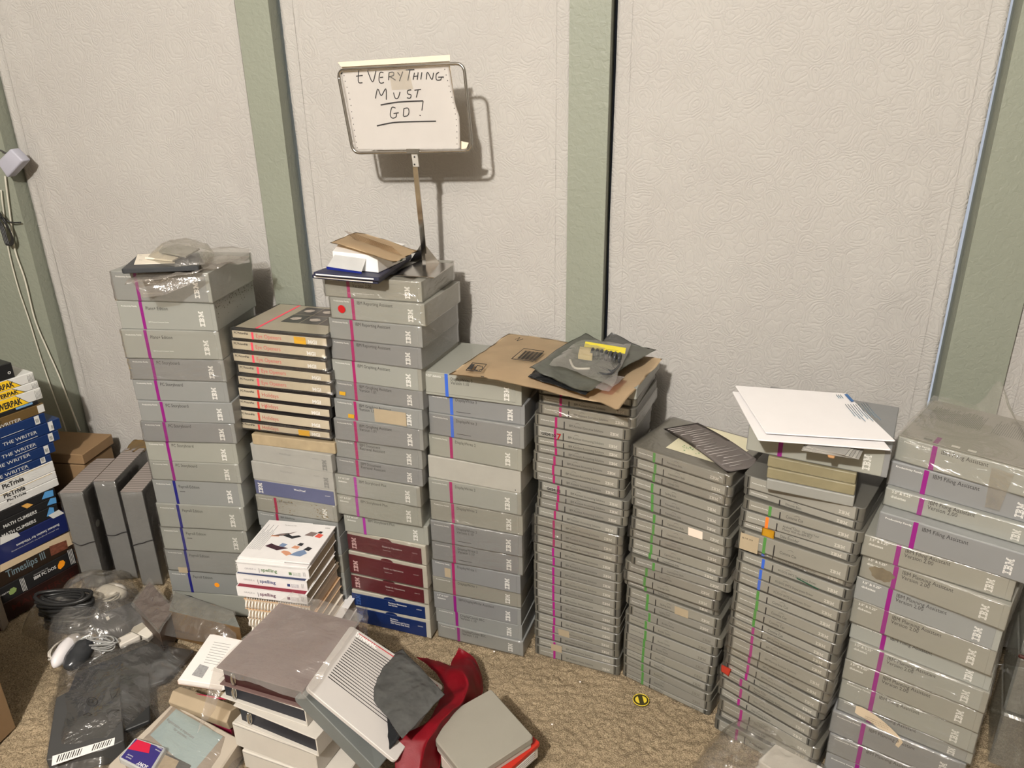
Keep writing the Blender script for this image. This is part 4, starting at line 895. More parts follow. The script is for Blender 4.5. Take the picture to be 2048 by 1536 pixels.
# second sheet behind, folded over the top of the frame
bm = bmesh.new(); v = [bm.verts.new(sp(x, y, d)) for x, y, d in ((300, 178, -.006), (1198, 118, -.006), (1200, 165, -.002), (330, 215, -.002))]; bm.faces.new(v)
v = [bm.verts.new(sp(x, y, d)) for x, y, d in ((1285, 808, -.010), (1350, 822, -.012), (1330, 868, -.010), (1285, 872, -.008))]; bm.faces.new(v)
v = [bm.verts.new(sp(x, y, -.008)) for x, y in ((330, 215), (1195, 170), (1240, 500), (1285, 870), (460, 880))]; bm.faces.new(v)
ps2 = link('backing_sheet', done(bm), mat('yellowed_paper', (.62, .54, .42), .75), None); tag(ps2, 'yellowed backing sheet showing above and beside the handwritten sign paper', 'paper')
# folders, white carton and kraft envelope beside the sign foot ----------------
zt4 = T[4][0][2] + T[4][0][3] + .0018
NAVYL = mat('dark_navy_cover', C(44, 46, 66), .5, var=.06)
for k in range(2):
    z = zt4 + k * .0085; f = [(622 - 2 * k + 5 * k, 549 - k * 5), (716, 516 - k * 3), (824, 511 - k * 3), (756 + k * 2, 561 - k * 6)]
    e = empty('folder', (0, 0, 0), 0, ['dark navy folder with white page edge, directly on the sign stack, lower of two', 'dark navy folder with faint silver print, upper of two under the white carton'][k], 'folder', 'navy folders by the sign')
    pts = quadpts(f, z + .008); prism('cover', pts, z, z + .0078, NAVYL, e, .0015, .004)
    c0 = Vector(pts[0]); c3 = Vector(pts[3]); d = (c3 - c0).normalized(); nrm = Vector((d.y, -d.x))
    a, bq = c0 + d * .007 + nrm * .0006, c3 - d * .012 + nrm * .0006
    prism('page_block', [a, bq, bq - nrm * .01, a - nrm * .01], z + .0028, z + .0052, PAPER, e, 0)
    if k: 
        for q in range(2): letter('Supplies Catalogue and Guide', mat('ink_silver', (.35, .35, .4), .4), e, pts[1][0] - .012 - q * .004, pts[1][1] - .022 - q * .008, z + .0082, .004, ax='top', width=.05, name='cover_lettering')
zf = zt4 + .017
wb = empty('white_carton', (0, 0, 0), 0, 'small white carton with blue-edged flap lying on two navy folders', 'box')
wp = quadpts([(668, 536), (695, 498), (812, 520), (757, 546)], zf)
wp = [Vector(p) for p in wp]
prism('carton_body', wp, zf, zf + .034, mat('white_card_gloss', (.74, .74, .73), .4), wb, .001)
d = (wp[3] - wp[0]).normalized(); nn = Vector((d.y, -d.x))
zq = zf + .002
bm = bmesh.new(); A = wp[0] + nn * .001; B = wp[0] + d * (wp[3] - wp[0]).length * .72 + nn * .001; o2 = nn * .016
v = [bm.verts.new(p) for p in ((*(A + o2 - d * .004), zq + .004), (*(B + o2 + d * .003), zq + .002), (*(B + d * .004), zq + .024), (*(A + d * .006), zq + .026))]; bm.faces.new(v)
bmesh.ops.solidify(bm, geom=bm.faces[:], thickness=.0009)
link('flap', done(bm), mat('white_card_gloss', (.74, .74, .73), .4), wb)
bm = bmesh.new(); v = [bm.verts.new(p) for p in ((*(A + o2 * 1.06 - d * .004), zq - .001), (*(B + o2 * 1.06 + d * .003), zq - .002), (*(B + o2 * 1.08 + d * .003), zq + .002), (*(A + o2 * 1.08 - d * .004), zq + .005))]; bm.faces.new(v)
link('flap_edge', done(bm), mat('royal_blue_card', C(26, 38, 120), .4), wb)['label'] = 'royal blue flap edge'
r1 = wp[3] + (wp[2] - wp[3]) * .62; nr = Vector(((wp[2] - wp[3]).y, -(wp[2] - wp[3]).x)).normalized() * .0007
for q in range(6):
    a = wp[3] + (wp[2] - wp[3]) * (.50 + q * .035) + nr; b_ = wp[3] + (wp[2] - wp[3]) * (.515 + q * .035) + nr
    polyflat('print_line', [(*a, zf + .006), (*b_, zf + .006), (*b_, zf + .026), (*a, zf + .026)], mat('ink_olive', (.12, .13, .08), .5), wb)
a = wp[3] + (wp[2] - wp[3]) * .76 + nr; b_ = wp[3] + (wp[2] - wp[3]) * .86 + nr
polyflat('green_band', [(*a, zf + .003), (*b_, zf + .003), (*b_, zf + .031), (*a, zf + .031)], mat('dark_green_card', C(16, 58, 40), .5), wb)
ze = zf + .041
kb = sheet('kraft_envelope', [P3(660, 486, ze), P3(790, 523, ze), P3(838, 500, ze), P3(712, 464, ze)], BROWNP, None, 24, 14, .0014, 12, 3, .0008, edge=.6, fold=lambda s, t: Vector((0, 0, .0022 * math.sin(s * 5))))
tag(kb, 'small crumpled kraft paper slip with faint print lying on the white carton', 'paper')
for q in range(7):
    s0 = P3(690 + q * 3, 468 + q * 2.6, ze, .0042); s1 = P3(690 + q * 3 + 95, 468 + q * 2.6 + 28, ze, .0042)
    link('print_line', tube_me([[s0.lerp(s1, k / 8) + Vector((0, 0, .0022 * math.sin((.25 + k / 8 * .7) * 5))) for k in range(9)]], .0004, 4), mat('faded_print', C(120, 92, 60), .8), kb)
# big kraft mailer and static bags --------------------------------------------
zm = .7125
mail = [P3(897, 750, zm), P3(1236, 806, zm, -.002), P3(1325, 716, zm, .0), P3(1018, 668, zm)]
mk = sheet('kraft_mailer', mail, BROWNP, None, 60, 40, .0035, 8, 11, .0022, edge=.35, fold=lambda s, t: Vector((0, 0, .006 * math.sin(s * 5.2) * (1 - t * .5) - .008 * max(0, s - .9) * 10 * (1 - t))))
tag(mk, 'large brown kraft mailer with printed barcode box, lying across two grey stacks', 'envelope')
def onmail(u, v): p = pz(u, v, zm + .011); return Vector((p.x, p.y, zm + .0125))
def lp(pts, r=.0005): link('print_line', tube_me([[onmail(*p) for p in pts]], r, 4), BLACK, mk)
lp([(1023, 719), (1048, 698), (1088, 704), (1066, 724), (1023, 719)], .0007)
for q in range(14):
    u = 1036 + q * 2.6; lp([(u, 718.5 + q * .32), (u + 16, 703 + q * .32)], .0007 if q % 3 else .0011)
lp([(1073, 733), (1108, 706), (1128, 709)], .0007)
polyflat('barcode_label', [onmail(*p) for p in ((1078, 729), (1106, 707), (1133, 712), (1108, 733))], PAPER, mk)
letter('2200', BLACK, mk, *(onmail(1088, 726) + Vector((0, 0, .001))), .006, ax='top', rot=.9, name='label_print')
lp([(932, 742), (945, 727), (973, 730), (962, 744), (932, 742)], .0008)
for tri in ([(950, 740), (955, 732), (962, 734)], [(964, 734), (966, 739), (958, 742)], [(955, 742), (949, 741), (951, 736)]): lp(tri, .0009)
polyflat('dark_print', [onmail(*p) for p in ((935, 740), (943, 729), (950, 730), (943, 741))], BLACK, mk)
lp([(1030, 680), (1040, 676), (1034, 683), (1046, 679)], .0006); lp([(962, 754), (968, 755)], .0007)
zs = zm + .014
sb = sheet('static_shield_bag', [P3(1058, 748, zs, .004), P3(1178, 782, zs + .002), P3(1312, 706, zs, .004), P3(1172, 676, zs, .002)], mat('static_shield_grey', C(118, 120, 112), .25, var=.12, scale=18, bump=.35, bscale=14, dist=.02, spec=.7), None, 46, 36, .004, 11, 21, .0012, edge=.5, fold=lambda s, t: Vector((0, 0, .008 * math.exp(-((s - .03) / .12) ** 2) + .004 * math.sin(s * 6 + t * 3))))
tag(sb, 'grey shiny static shielding bag folded over on the brown mailer', 'bag')
s2 = sheet('static_shield_bag', [P3(1056, 754, zs - .006, .0), P3(1172, 792, zs - .006), P3(1190, 770, zs - .004), P3(1080, 728, zs - .004)], ESD2, None, 26, 16, .003, 14, 31, .003, edge=.5)
tag(s2, 'black crinkled static bag peeking out under the grey shielding bag', 'bag')
s3 = sheet('static_shield_bag', [P3(1195, 700, zs - .002, .01), P3(1255, 712, zs), P3(1305, 702, zs), P3(1222, 676, zs, .012)], ESD, None, 20, 14, .003, 14, 35, .002, edge=.5)
tag(s3, 'dark grey bag flap curling behind the yellow-labelled small clear bag', 'bag')
zc = zs + .016
hb = empty('adapter_cable', (0, 0, 0), 0, 'black coiled cable adapter with beige label inside the small clear bag', 'cable')
paths = [[P3(1185 + q * 9, 712 + q * 1.6, zc, .006 + .008 * math.sin(a)) + Vector((0, .010 * math.cos(a), 0)) for a in [k * math.pi / 5 for k in range(11)]] for q in range(7)]
link('coil', tube_me(paths, .0034, 7), ESD2, hb)
prism('beige_label', [P3(*p, zc)[:2] for p in ((1156, 718), (1184, 722), (1187, 706), (1160, 702))], zc, zc + .010, mat('beige_label', C(206, 188, 140), .6), hb, .0006)
link('lead', tube_me([smooth_path([P3(1200, 735, zc, .003), P3(1225, 745, zc, .003), P3(1240, 732, zc, .004), P3(1222, 750, zc, .003), P3(1195, 748, zc, .002)])], .0022, 6), ESD2, hb)
link('lead', tube_me([smooth_path([P3(1140, 722, zc, .002), P3(1150, 738, zc, .002), P3(1180, 740, zc, .003)])], .0024, 6), mat('pale_cable', (.5, .49, .46), .4), hb)
yl = prism('yellow_label', [P3(*p, zc + .012)[:2] for p in ((1168, 694), (1250, 708), (1252, 697), (1171, 684))], zc + .0125, zc + .0132, mat('yellow_label_paper', C(222, 206, 60), .6), None, 0)
tag(yl, 'yellow paper strip with handwriting on the small clear bag', 'label'); letter('cable adapter/converter', mat('ink_brown', C(120, 100, 30), .6), yl, *(P3(1176, 695, zc + .0135)), .006, ax='top', rot=-.13, width=.062, name='handwriting')
cb = sheet('clear_bag', [P3(1098, 730, zc, .004), P3(1225, 768, zc, -.004), P3(1262, 690, zc, .0), P3(1160, 680, zc, .0)], CLEAR, None, 40, 34, .005, 16, 41, edge=.8, dome=.012)
tag(cb, 'small crumpled clear bag holding a black coiled cable on the brown mailer', 'bag')
pk = sheet('pink_bag', [P3(1186, 780, zs - .004, .002), P3(1218, 782, zs - .004), P3(1250, 756, zs - .004, .002), P3(1225, 752, zs - .004)], film('pink_static_film', (.75, .45, .50), .08, .2, .1, 20, 1), None, 16, 12, .004, 20, 44, dome=.006)
tag(pk, 'pinkish clear bag corner under the grey shielding bag at its right', 'bag')
# thin flat box under the mailer on the magenta stack, seen side on
# bags on the tall left stack ---------------------------------------------------
z1 = T[1][0][2] + T[1][0][3] + .002
lb_ = sheet('clear_sleeve', [P3(250, 566, z1, -.004), P3(398, 548, z1, .002), P3(503, 520, z1, .004), P3(300, 520, z1, .004)], CLEAR2, None, 50, 20, .004, 18, 51, .001, edge=.5, fold=lambda s, t: Vector((0, 0, .004 * math.sin(t * 14))))
tag(lb_, 'long milky plastic sleeve with ribbed folds across the top of the left stack', 'bag')
hang = sheet('hanging_wrap', [P3(286, 595, z1 - .04), P3(330, 590, z1 - .034), P3(420, 552, z1 - .004), P3(262, 560, z1 - .003)], CLEAR2, None, 24, 16, .003, 20, 52, edge=.4)
for v_ in hang.data.vertices: v_.co.y = min(v_.co.y, 1.325)
tag(hang, 'loose flap of clear plastic hanging over the front of the left stack', 'plastic')
tr = empty('dark_tray', (0, 0, 0), 0, 'black plastic envelope with white label card under the crumpled clear bag, left stack', 'envelope')
prism('tray_body', quadpts([(243, 543), (278, 512), (400, 510), (398, 537)], z1 + .008), z1 + .003, z1 + .013, mat('black_satin_plastic', (.035, .038, .042), .45), tr, .0015, .004)
prism('label_card', quadpts([(268, 528), (275, 508), (352, 505), (349, 525)], z1 + .015), z1 + .0135, z1 + .0145, PAPER2, tr, 0)
for q in range(2): letter('0 2', BLACK, tr, *(P3(277, 520 - q * 9, z1 + .0152)), .004, ax='top', name='card_print')
w1 = z1 + .016
pp = empty('packed_papers', (0, 0, 0), 0, 'folded pale papers inside the crumpled clear bag on the left stack', 'paper')
for q, (pts, dz) in enumerate((([(290, 518), (330, 500), (385, 505), (345, 524)], 0), ([(318, 505), (350, 490), (400, 500), (372, 516)], .008))):
    prism('sheet', quadpts(pts, w1 + dz), w1 + dz, w1 + dz + .004, [PAPER2, mat('grey_card_paper', (.3, .29, .26), .6)][q], pp, .0006)
cbg = bag('clear_bag', [tuple(P3(*p, w1 - .003)[:2]) for p in ((290, 520), (330, 500), (388, 492), (430, 505), (410, 528), (350, 534))], w1 - .004, .030, CLEAR, None, 61, .007, 22, 16)
tag(cbg, 'crumpled clear plastic bag of papers on top of the tall left stack', 'bag')
cb2 = sheet('clear_bag', [P3(400, 530, z1, .003), P3(500, 528, z1, .003), P3(498, 500, z1, .006), P3(410, 503, z1, .004)], CLEAR, None, 30, 18, .006, 18, 63, edge=.6, dome=.008)
tag(cb2, 'flattened clear bag with torn pink edge at the back right of the left stack', 'bag')
# grey printed card on the green stack --------------------------------------------
z7 = T[7][0][2] + T[7][0][3] + .002
GCARD = mat('mauve_grey_card', C(140, 132, 128), .6, var=.05)
cc = [P3(1326, 860, z7, .0), P3(1454, 948, z7, .0), P3(1529, 934, z7, .0), P3(1395, 848, z7, .0)]
gc = sheet('printed_card', [c + Vector((0, 0, .0)) for c in cc], GCARD, None, 20, 8, .0004, 6, 71, .0014, edge=0, fold=lambda s, t: Vector((0, 0, .003 + .006 * math.sin(s * 3.1))))
tag(gc, 'mauve-grey card with pale printed lines lying askew on the green-striped stack', 'card')
rg = random.Random(2); up = Vector((0, 0, .0026))
for q in range(20):
    s = .05 + q * .046; t0, t1 = rg.choice(((.05, .6), (.1, .75), (.3, .9), (.08, .95), (.2, .55)))
    f = lambda s, t: cc[0].lerp(cc[1], s).lerp(cc[3].lerp(cc[2], s), t) + Vector((0, 0, .0042 + .006 * math.sin(s * 3.1)))
    link('print_line', tube_me([[f(s, t0), f(s, (t0 + t1) / 2), f(s, t1)]], .00055, 4), mat('ink_pale_line', (.42, .39, .37), .6), gc)
# white folders and cards on the big box --------------------------------------------
zb8 = bigbox.location.z + .0485
WF = mat('white_folder_card', (.70, .68, .68), .4, var=.02)
for k in range(1, 6):
    z = zb8 + (k - 1) * .0017
    us = [(1600 + k * 3, 903 + k * -2), (1725 - k * 7, 921 - k * 2), (1742 - k * 5, 880), (1615 + k * 6, 862)]
    c = prism('grey_card', [tuple(P3(u_, v_, z)[:2]) for u_, v_ in us], z, z + .0014, mat('grey_card_%d' % (k % 2), (.27, .26, .24) if k % 2 else (.34, .33, .30), .6), None, 0)
    tag(c, 'loose grey card sticking out under the white folders, %s of the five' % ['lowest', 'fourth', 'middle', 'second', 'topmost'][k - 1], 'card', 'grey cards under the white folders')
cs = sheet('torn_tag', [P3(1656, 915, zb8 - .004), P3(1668, 918, zb8 - .006), P3(1672, 907, zb8 + .002), P3(1654, 905, zb8 + .002)], mat('tan_torn_paper', C(216, 170, 120), .6), None, 5, 5, .002, 40, 3, .0003)
tag(cs, 'tiny curled tan paper scrap sticking out among the grey cards', 'paper')
for k in range(2):
    zz = zb8 + .011 + k * .006
    us = ([(1464, 787), (1517, 876), (1783, 895), (1700, 800)], [(1470, 775), (1532, 862), (1792, 877), (1692, 788)])[k]
    f_ = prism('white_folder', [tuple(P3(u_, v_, zz + .006)[:2]) for u_, v_ in us], [zz + a for a in (.008, .001, 0, .005)], [zz + a for a in (.0102, .0032, .0022, .0072)], WF, None, .0006, .002)
    tag(f_, ['large white folder, lower of two, edge showing at left and front', 'large white folder with blue printed address corner, upper of two'][k], 'folder', 'white folders on the mixed-stripe stack')
    if k:
        def onf(u_, v_): p = pz(u_, v_, zz + .006); return Vector((p.x, p.y, zz + .0085))
        BI = mat('ink_slate_blue', C(90, 120, 140), .6)
        polyflat('blue_logo_block', [onf(*p) for p in ((1688, 791), (1694, 790), (1708, 805), (1702, 806))], mat('ink_blue_logo', C(60, 100, 150), .6), f_)
        for q in range(9):
            u0 = 1690 + q * 5.2; v0 = 811 - (q > 5) * 2
            link('print_line', tube_me([[onf(u0, v0), onf(u0 + 10 + (q % 3) * 3, v0 + 12 + (q % 3) * 4), onf(u0 + 20 + (q % 3) * 5, v0 + 24 + (q % 3) * 5)]], .0004, 4), BI, f_)
        for q in range(3): link('print_line', tube_me([[onf(1672 + q * 4, 792), onf(1678 + q * 4, 799)]], .0005, 4), BI, f_)
# film tent on the right hand stack ----------------------------------------------
r10 = rows10[0]; zt10 = r10[2] + r10[3]
back = mat('printed_back_grey', (.27, .26, .235), .45, var=.05)
yaw = math.radians(r10[4]); ca, sa = math.cos(yaw), math.sin(yaw)
def loc10(x, y, z): return Vector((r10[0] + x * ca - y * sa, r10[1] + x * sa + y * ca, z))
bp_ = empty('back_print', (r10[0], r10[1], zt10), yaw)
bp_.name = 'printed_insert'; tag(bp_, 'sheet of grey fine print under clear film atop the right edge stack', 'paper')
link('sheet', box_me(.212, .182, .0012, 0), back, bp_).location = (0, .004, .0004)
rg = random.Random(9); DI = mat('ink_fine_print', (.13, .125, .11), .6)
for cx0, cx1, n_ in ((-.095, -.015, 34), (.0, .09, 30)):
    bm = bmesh.new()
    for q in range(n_):
        x = cx0 + (cx1 - cx0) * q / n_; y0 = .10 + rg.uniform(-.003, .003); y1 = .165 - rg.uniform(0, .02)
        bm.faces.new([bm.verts.new(p) for p in ((x, y0, .002), (x + .0009, y0, .002), (x + .0009, y1, .002), (x, y1, .002))])
    o_ = link('fine_print', done(bm), DI, bp_); o_['kind'] = 'stuff'
flat_ = polyflat('stripe_end', [(-.060, .004, .0021), (-.053, .004, .0021), (-.053, .030, .0021), (-.060, .030, .0021)], MAG, bp_)
for q, x in enumerate((-.075, -.035, -.012)): polyflat('icon', [(x, .008, .0021), (x + .012, .008, .0021), (x + .012, .015, .0021), (x, .015, .0021)], [DI, WHITE, WHITE][q], bp_)
ft = sheet('loose_film', [loc10(-.112, -.004, zt10 + .003), loc10(.112, -.004, zt10 + .002), loc10(.112, .195, zt10 + .004), loc10(-.112, .195, zt10 + .006)], CLEAR, None, 60, 50, .004, 10, 91, edge=.2, fold=lambda s, t: Vector((0, 0, .055 * math.exp(-((s - .42 - .45 * (1 - t)) / .07) ** 2) * max(0, t - .25) * 1.3)))
tag(ft, 'loose clear film standing up in a ridge on the right edge stack', 'plastic')
ff = sheet('film_flap', [loc10(.030, -.006, zt10 - .075), loc10(.050, -.008, zt10 - .072), loc10(.056, -.004, zt10 - .01), loc10(.026, -.004, zt10 - .008)], CLEAR, None, 10, 24, .002, 40, 92, edge=.5)
tag(ff, 'strip of clear film hanging down the front of the right edge stack', 'plastic')
# ---------------------------------------------------------------- dark box pile at the left edge
TH0 = math.radians(74.3); P0 = Vector((-1.6, 1.383)); E0 = Vector((math.cos(TH0), math.sin(TH0)))
NB = np.array([math.sin(TH0), -math.cos(TH0), 0])
def f0(u, v):
    r = ray(u, v); t = np.dot(np.array([P0.x, P0.y, 0]) - C0, NB) / np.dot(r, NB); q = C0 + t * r
    return (q[0] - P0.x) * E0.x + (q[1] - P0.y) * E0.y, q[2]
def pile(name, ztop, zbot, s_end, length, m, label, cat='box', depth=.2, rr=.0015):
    t = empty(name, (P0.x + E0.x * (s_end - length / 2), P0.y + E0.y * (s_end - length / 2), zbot), TH0, label, cat, 'boxed programs in the pile at the left edge')
    t['s0'] = s_end - length / 2; bm = bmesh.new(); add_box(bm, -length / 2, length / 2, 0, depth, 0, ztop - zbot - .0006); bevel(bm, rr, 1)
    link('box_body', done(bm), m, t); return t
def ptext(t, s, m, a, b_, h, **k):
    """lettering on the pile's face from photo pixel a (baseline start) to pixel b"""
    x0, z0 = f0(*a); x1, z1 = f0(*b_); s0 = t['s0']; zb = t.location.z
    return letter(s, m, t, x0 - s0, -.0006, z0 - zb, h, width=max(.004, x1 - x0), rot=0, **k)
def ppoly(t, name, pts, m, y=-.0005):
    s0 = t['s0']; zb = t.location.z; q = [f0(*p) for p in pts]
    return polyflat(name, [(x - s0, y, z - zb) for x, z in q][::-1], m, t)
BLK = mat('black_print_board', (.014, .014, .015), .35, coat=.2); NAVB = mat('writer_navy', C(22, 46, 92), .4, coat=.2); WHB = mat('white_print_board', (.62, .62, .60), .4, coat=.2)
YELB = mat('yellow_print', C(232, 190, 40), .4, coat=.2); BRNB = mat('brown_print_board', C(96, 76, 44), .45); BLK2 = mat('brown_black_board', C(40, 30, 22), .4); NAV2 = mat('deep_blue_board', C(24, 34, 84), .4, coat=.2)
OFFW = mat('ink_offwhite', (.62, .62, .6), .5)
Z0 = [.606, .581, .562, .532, .521, .495, .468, .438, .411, .384, .364, .335, .314, .292, .268, .246, .215, .156, .098, .053, 0]
t = pile('software_box', .645, .606, -.022, .20, BLK, 'black box with white recycling mark at its end, topping the left edge pile', depth=.16)
letter('o', OFFW, t, .085, -.0006, .012, .010, name='recycle_mark', bold=.02)
rb = pile('software_box', .665, .646, -.055, .17, mat('red_print_board', C(120, 26, 28), .4), 'small red box lying on the black box, very top of the left edge pile', depth=.13)
YP_ = ['upper of the three', 'squashed middle of the three', 'lower of the three']
for k in range(3):
    t = pile('software_box', Z0[k], Z0[k + 1], [.02, .025, .027][k], .24, WHB, 'yellow and white box, bold black lettering, %s at the left edge' % YP_[k])
    L_ = .24; th = Z0[k] - Z0[k + 1]
    polyflat('yellow_panel', [(-L_ / 2, -.0004, .001), (L_ / 2 - .035, -.0004, .001), (L_ / 2 - .062, -.0004, th - .001), (-L_ / 2, -.0004, th - .001)], YELB, t)
    link('diagonal_rule', tube_me([[(L_ / 2 - .035, -.0006, .001), (L_ / 2 - .062, -.0006, th - .001)]], .0007, 4), BLACK, t)
    for q in range(5): link('print_line', tube_me([[(L_ / 2 - .016 + q * .003, -.0004, .003), (L_ / 2 - .016 + q * .003, -.0004, th - .005 - q % 2 * .002)]], .0004, 4), GREYINK, t)
    letter('POWERPAK', BLACK, t, L_ / 2 - .125, -.0006, th * .18, th * .5, width=.075, bold=.04, name='title_lettering')
t = pile('software_box', Z0[3], Z0[4], .014, .26, BLK, 'thin black box with a light blue ribbon below the yellow boxes', depth=.19)
link('blue_ribbon', box_me(.04, .004, .0045, .0005), mat('pale_blue_card', C(110, 150, 190), .5), t).location = (.095, -.003, .006)
t = pile('software_box', Z0[4], Z0[5], .025, .26, BRNB, 'brown box with tan curved print and barcode end, above the navy boxes')
letter('PLAYS', mat('ink_dark_gold', C(60, 48, 20), .5), t, -.02, -.0006, .004, .014, width=.045, bold=.02, name='title_lettering'); flat('barcode_end', WHB, t, .112, .128, .003, .023, -.0005)
WN = ['topmost of the five', 'second of the five', 'middle one of the five', 'fourth of the five', 'lowest of the five']
wt = [((-30, 868), (46, 852)), ((6, 893), (75, 870)), ((4, 918), (73, 893)), ((-14, 942), (62, 916)), ((-18, 966), (58, 938))]
for k in range(5):
    i = 5 + k; t = pile('software_box', Z0[i], Z0[i + 1], [.021, .053, .042, .024, .009][k], .28, NAVB, 'navy box lettered in spaced white capitals, %s at the left edge' % WN[k])
    ptext(t, 'THE WRITER', OFFW, *wt[k], .0085, name='title_lettering')
    x0 = f0(*wt[k][0])[0] - t['s0']; x1 = f0(*wt[k][1])[0] - t['s0']; zz = .0035
    flat('underline', OFFW, t, x0 + .03, x1, zz, zz + .0012, -.0006)
    flat('barcode_label', WHB, t, .112 if k != 1 else .108, .124 if k != 1 else .120, .004, Z0[i] - Z0[i + 1] - .001, -.0006)
    for q in range(3): flat('barcode_line', BLACK, t, .1145 + q * .0026, .1155 + q * .0026, .008, .018, -.0009)
pt = [((5, 979), (47, 958)), ((8, 997), (50, 977)), ((14, 1004), (52, 985))]
for k in range(3):
    i = 10 + k; t = pile('software_box', Z0[i], Z0[i + 1], .010, .26, WHB, 'white box with black title, %s of three at the left edge' % ['upper', 'middle', 'lowest'][k])
    ptext(t, 'PicTrivia', BLACK, *pt[k], .012 if k < 2 else .006, bold=.03, name='title_lettering')
    if k < 2: flat('gold_edge', mat('ink_pale_gold', C(200, 176, 130), .5), t, -.13, .12, Z0[i] - Z0[i + 1] - .0035, Z0[i] - Z0[i + 1] - .002, -.0006)
mt = [((-24, 1030), (46, 1004)), ((7, 1057), (71, 1017)), ((4, 1076), (71, 1040))]
for k in range(3):
    i = 13 + k; t = pile('software_box', Z0[i], Z0[i + 1], -.004 - .002 * k, .25, BLK, 'black box with white serif capitals and blue block picture, %s of three' % ['upper', 'middle', 'lower'][k])
    ptext(t, 'MATH CLIMBERS', OFFW, *mt[k], .0085, bold=.02, name='title_lettering')
    th = Z0[i] - Z0[i + 1]
    bp_x = [(.088, .118), (.098, .122), (.092, .112)][k]
    polyflat('blue_blocks', [(bp_x[0], -.0006, th * .3), (bp_x[1], -.0006, th * .1), (bp_x[1] + .002, -.0006, th * .8), (bp_x[0] + .012, -.0006, th * .98)], mat('print_sky_blue', C(84, 146, 200), .4), t)
    if k == 0: ppoly(t, 'gold_lozenge', [(42, 1012), (54, 1017), (66, 1009), (54, 1006)], mat('print_gold', C(206, 156, 80), .4), -.0008)
# deep blue box, lettering upside down
t = pile('software_box', Z0[16], Z0[17], .006, .30, NAV2, 'large dark blue box whose white lettering stands upside down, low in the left pile', depth=.21)
a = f0(35, 1097); b_ = f0(120, 1054); s0 = t['s0']; zb = t.location.z
letter('Business Session for Windows', OFFW, t, b_[0] - s0, -.0006, .034, .0068, rot=math.pi, width=b_[0] - a[0], bold=.02, name='title_lettering')
letter('An add-on program for personal accounting', OFFW, t, b_[0] - s0 - .004, -.0006, .022, .0032, rot=math.pi, width=(b_[0] - a[0]) * 1.1, name='subtitle_lettering')
ppoly(t, 'white_corner', [(96, 1031), (106, 1037), (128, 1026), (117, 1019)], WHB, -.001); ppoly(t, 'white_corner', [(0, 1090), (0, 1074), (34, 1064), (40, 1071)], WHB, -.001)
t = pile('software_box', Z0[17], Z0[18], .007, .30, BLK2, 'dark brown box with large grey-blue serif title and small horse picture', depth=.21)
ppoly(t, 'cream_band', [(0, 1145), (0, 1130), (141, 1062), (143, 1072)], mat('print_cream', C(196, 176, 146), .5))
ppoly(t, 'cream_end', [(104, 1088), (143, 1070), (149, 1086), (104, 1110)], mat('print_cream', C(196, 176, 146), .5), -.0007)
ppoly(t, 'horse_picture', [(98, 1093), (132, 1080), (136, 1096), (102, 1112)], mat('print_rust', C(110, 64, 48), .5, var=.6, scale=120), -.0009)
ptext(t, 'Timeslips III', mat('ink_grey_blue', C(112, 132, 140), .5), (14, 1156), (92, 1118), .020, bold=.01, name='title_lettering')
t = pile('software_box', Z0[18], Z0[19], .005, .30, BLK, 'black box with orange sticker and two white ruled bands, second from the carpet', depth=.21)
ptext(t, 'IBM PC DOS', OFFW, (68, 1160), (113, 1139), .0085, bold=.03, name='title_lettering'); ptext(t, 'TRAINING FOR THE', OFFW, (67, 1152), (96, 1138), .003, name='subtitle_lettering')
ppoly(t, 'orange_sticker', [(115, 1131), (119, 1122), (126, 1120), (130, 1124), (128, 1131), (121, 1138), (116, 1137)], mat('orange_paper', C(240, 150, 30), .5), -.0009)
for (a, b_, c, d) in ((134, 1101, 144, 1129), (38, 1159, 48, 1183)):
    for q in range(4): ppoly(t, 'white_rule', [(a + q * 2.6, b_ - q * 1.1), (a + q * 2.6 + 1.1, b_ - q * 1.1 - .5), (c + q * 2.6 + 1.1 - 2, d - q * 1.1 - .5), (c + q * 2.6 - 2, d - q * 1.1)], OFFW, -.0007)
ppoly(t, 'green_disc', [(17, 1186), (20, 1178), (27, 1174), (33, 1176), (32, 1182), (26, 1188), (20, 1190)], mat('print_leaf', C(130, 150, 90), .5), -.0008); ptext(t, 'learn', OFFW, (0, 1194), (18, 1184), .006, name='brand_lettering')
t = pile('software_box', Z0[19], 0, .001, .26, mat('dark_oxblood_board', C(34, 18, 16), .35, coat=.2), 'near-black box with dark red capitals, bottommost on the carpet at the left edge', depth=.21)
ptext(t, 'MAILMERGE', mat('ink_dark_red', C(62, 24, 20), .4), (24, 1222), (148, 1150), .016, bold=.01, name='title_lettering')
wbk = prism('standing_book', [tuple(pz(*p)[:2]) for p in ((8, 1262), (18, 1246), (-30, 1240), (-40, 1256))], 0, .09, mat('book_white_edge', C(150, 140, 128), .6), None); tag(wbk, 'book end with white edge standing at the very left edge on the carpet', 'book')
c_ = boxo('red_cover', mat('book_red', C(84, 20, 22), .5), wbk, *(lambda p: (p.x - .05, p.x - .008, p.y - .012, p.y + .01))(pz(8, 1262)), .001, .088)
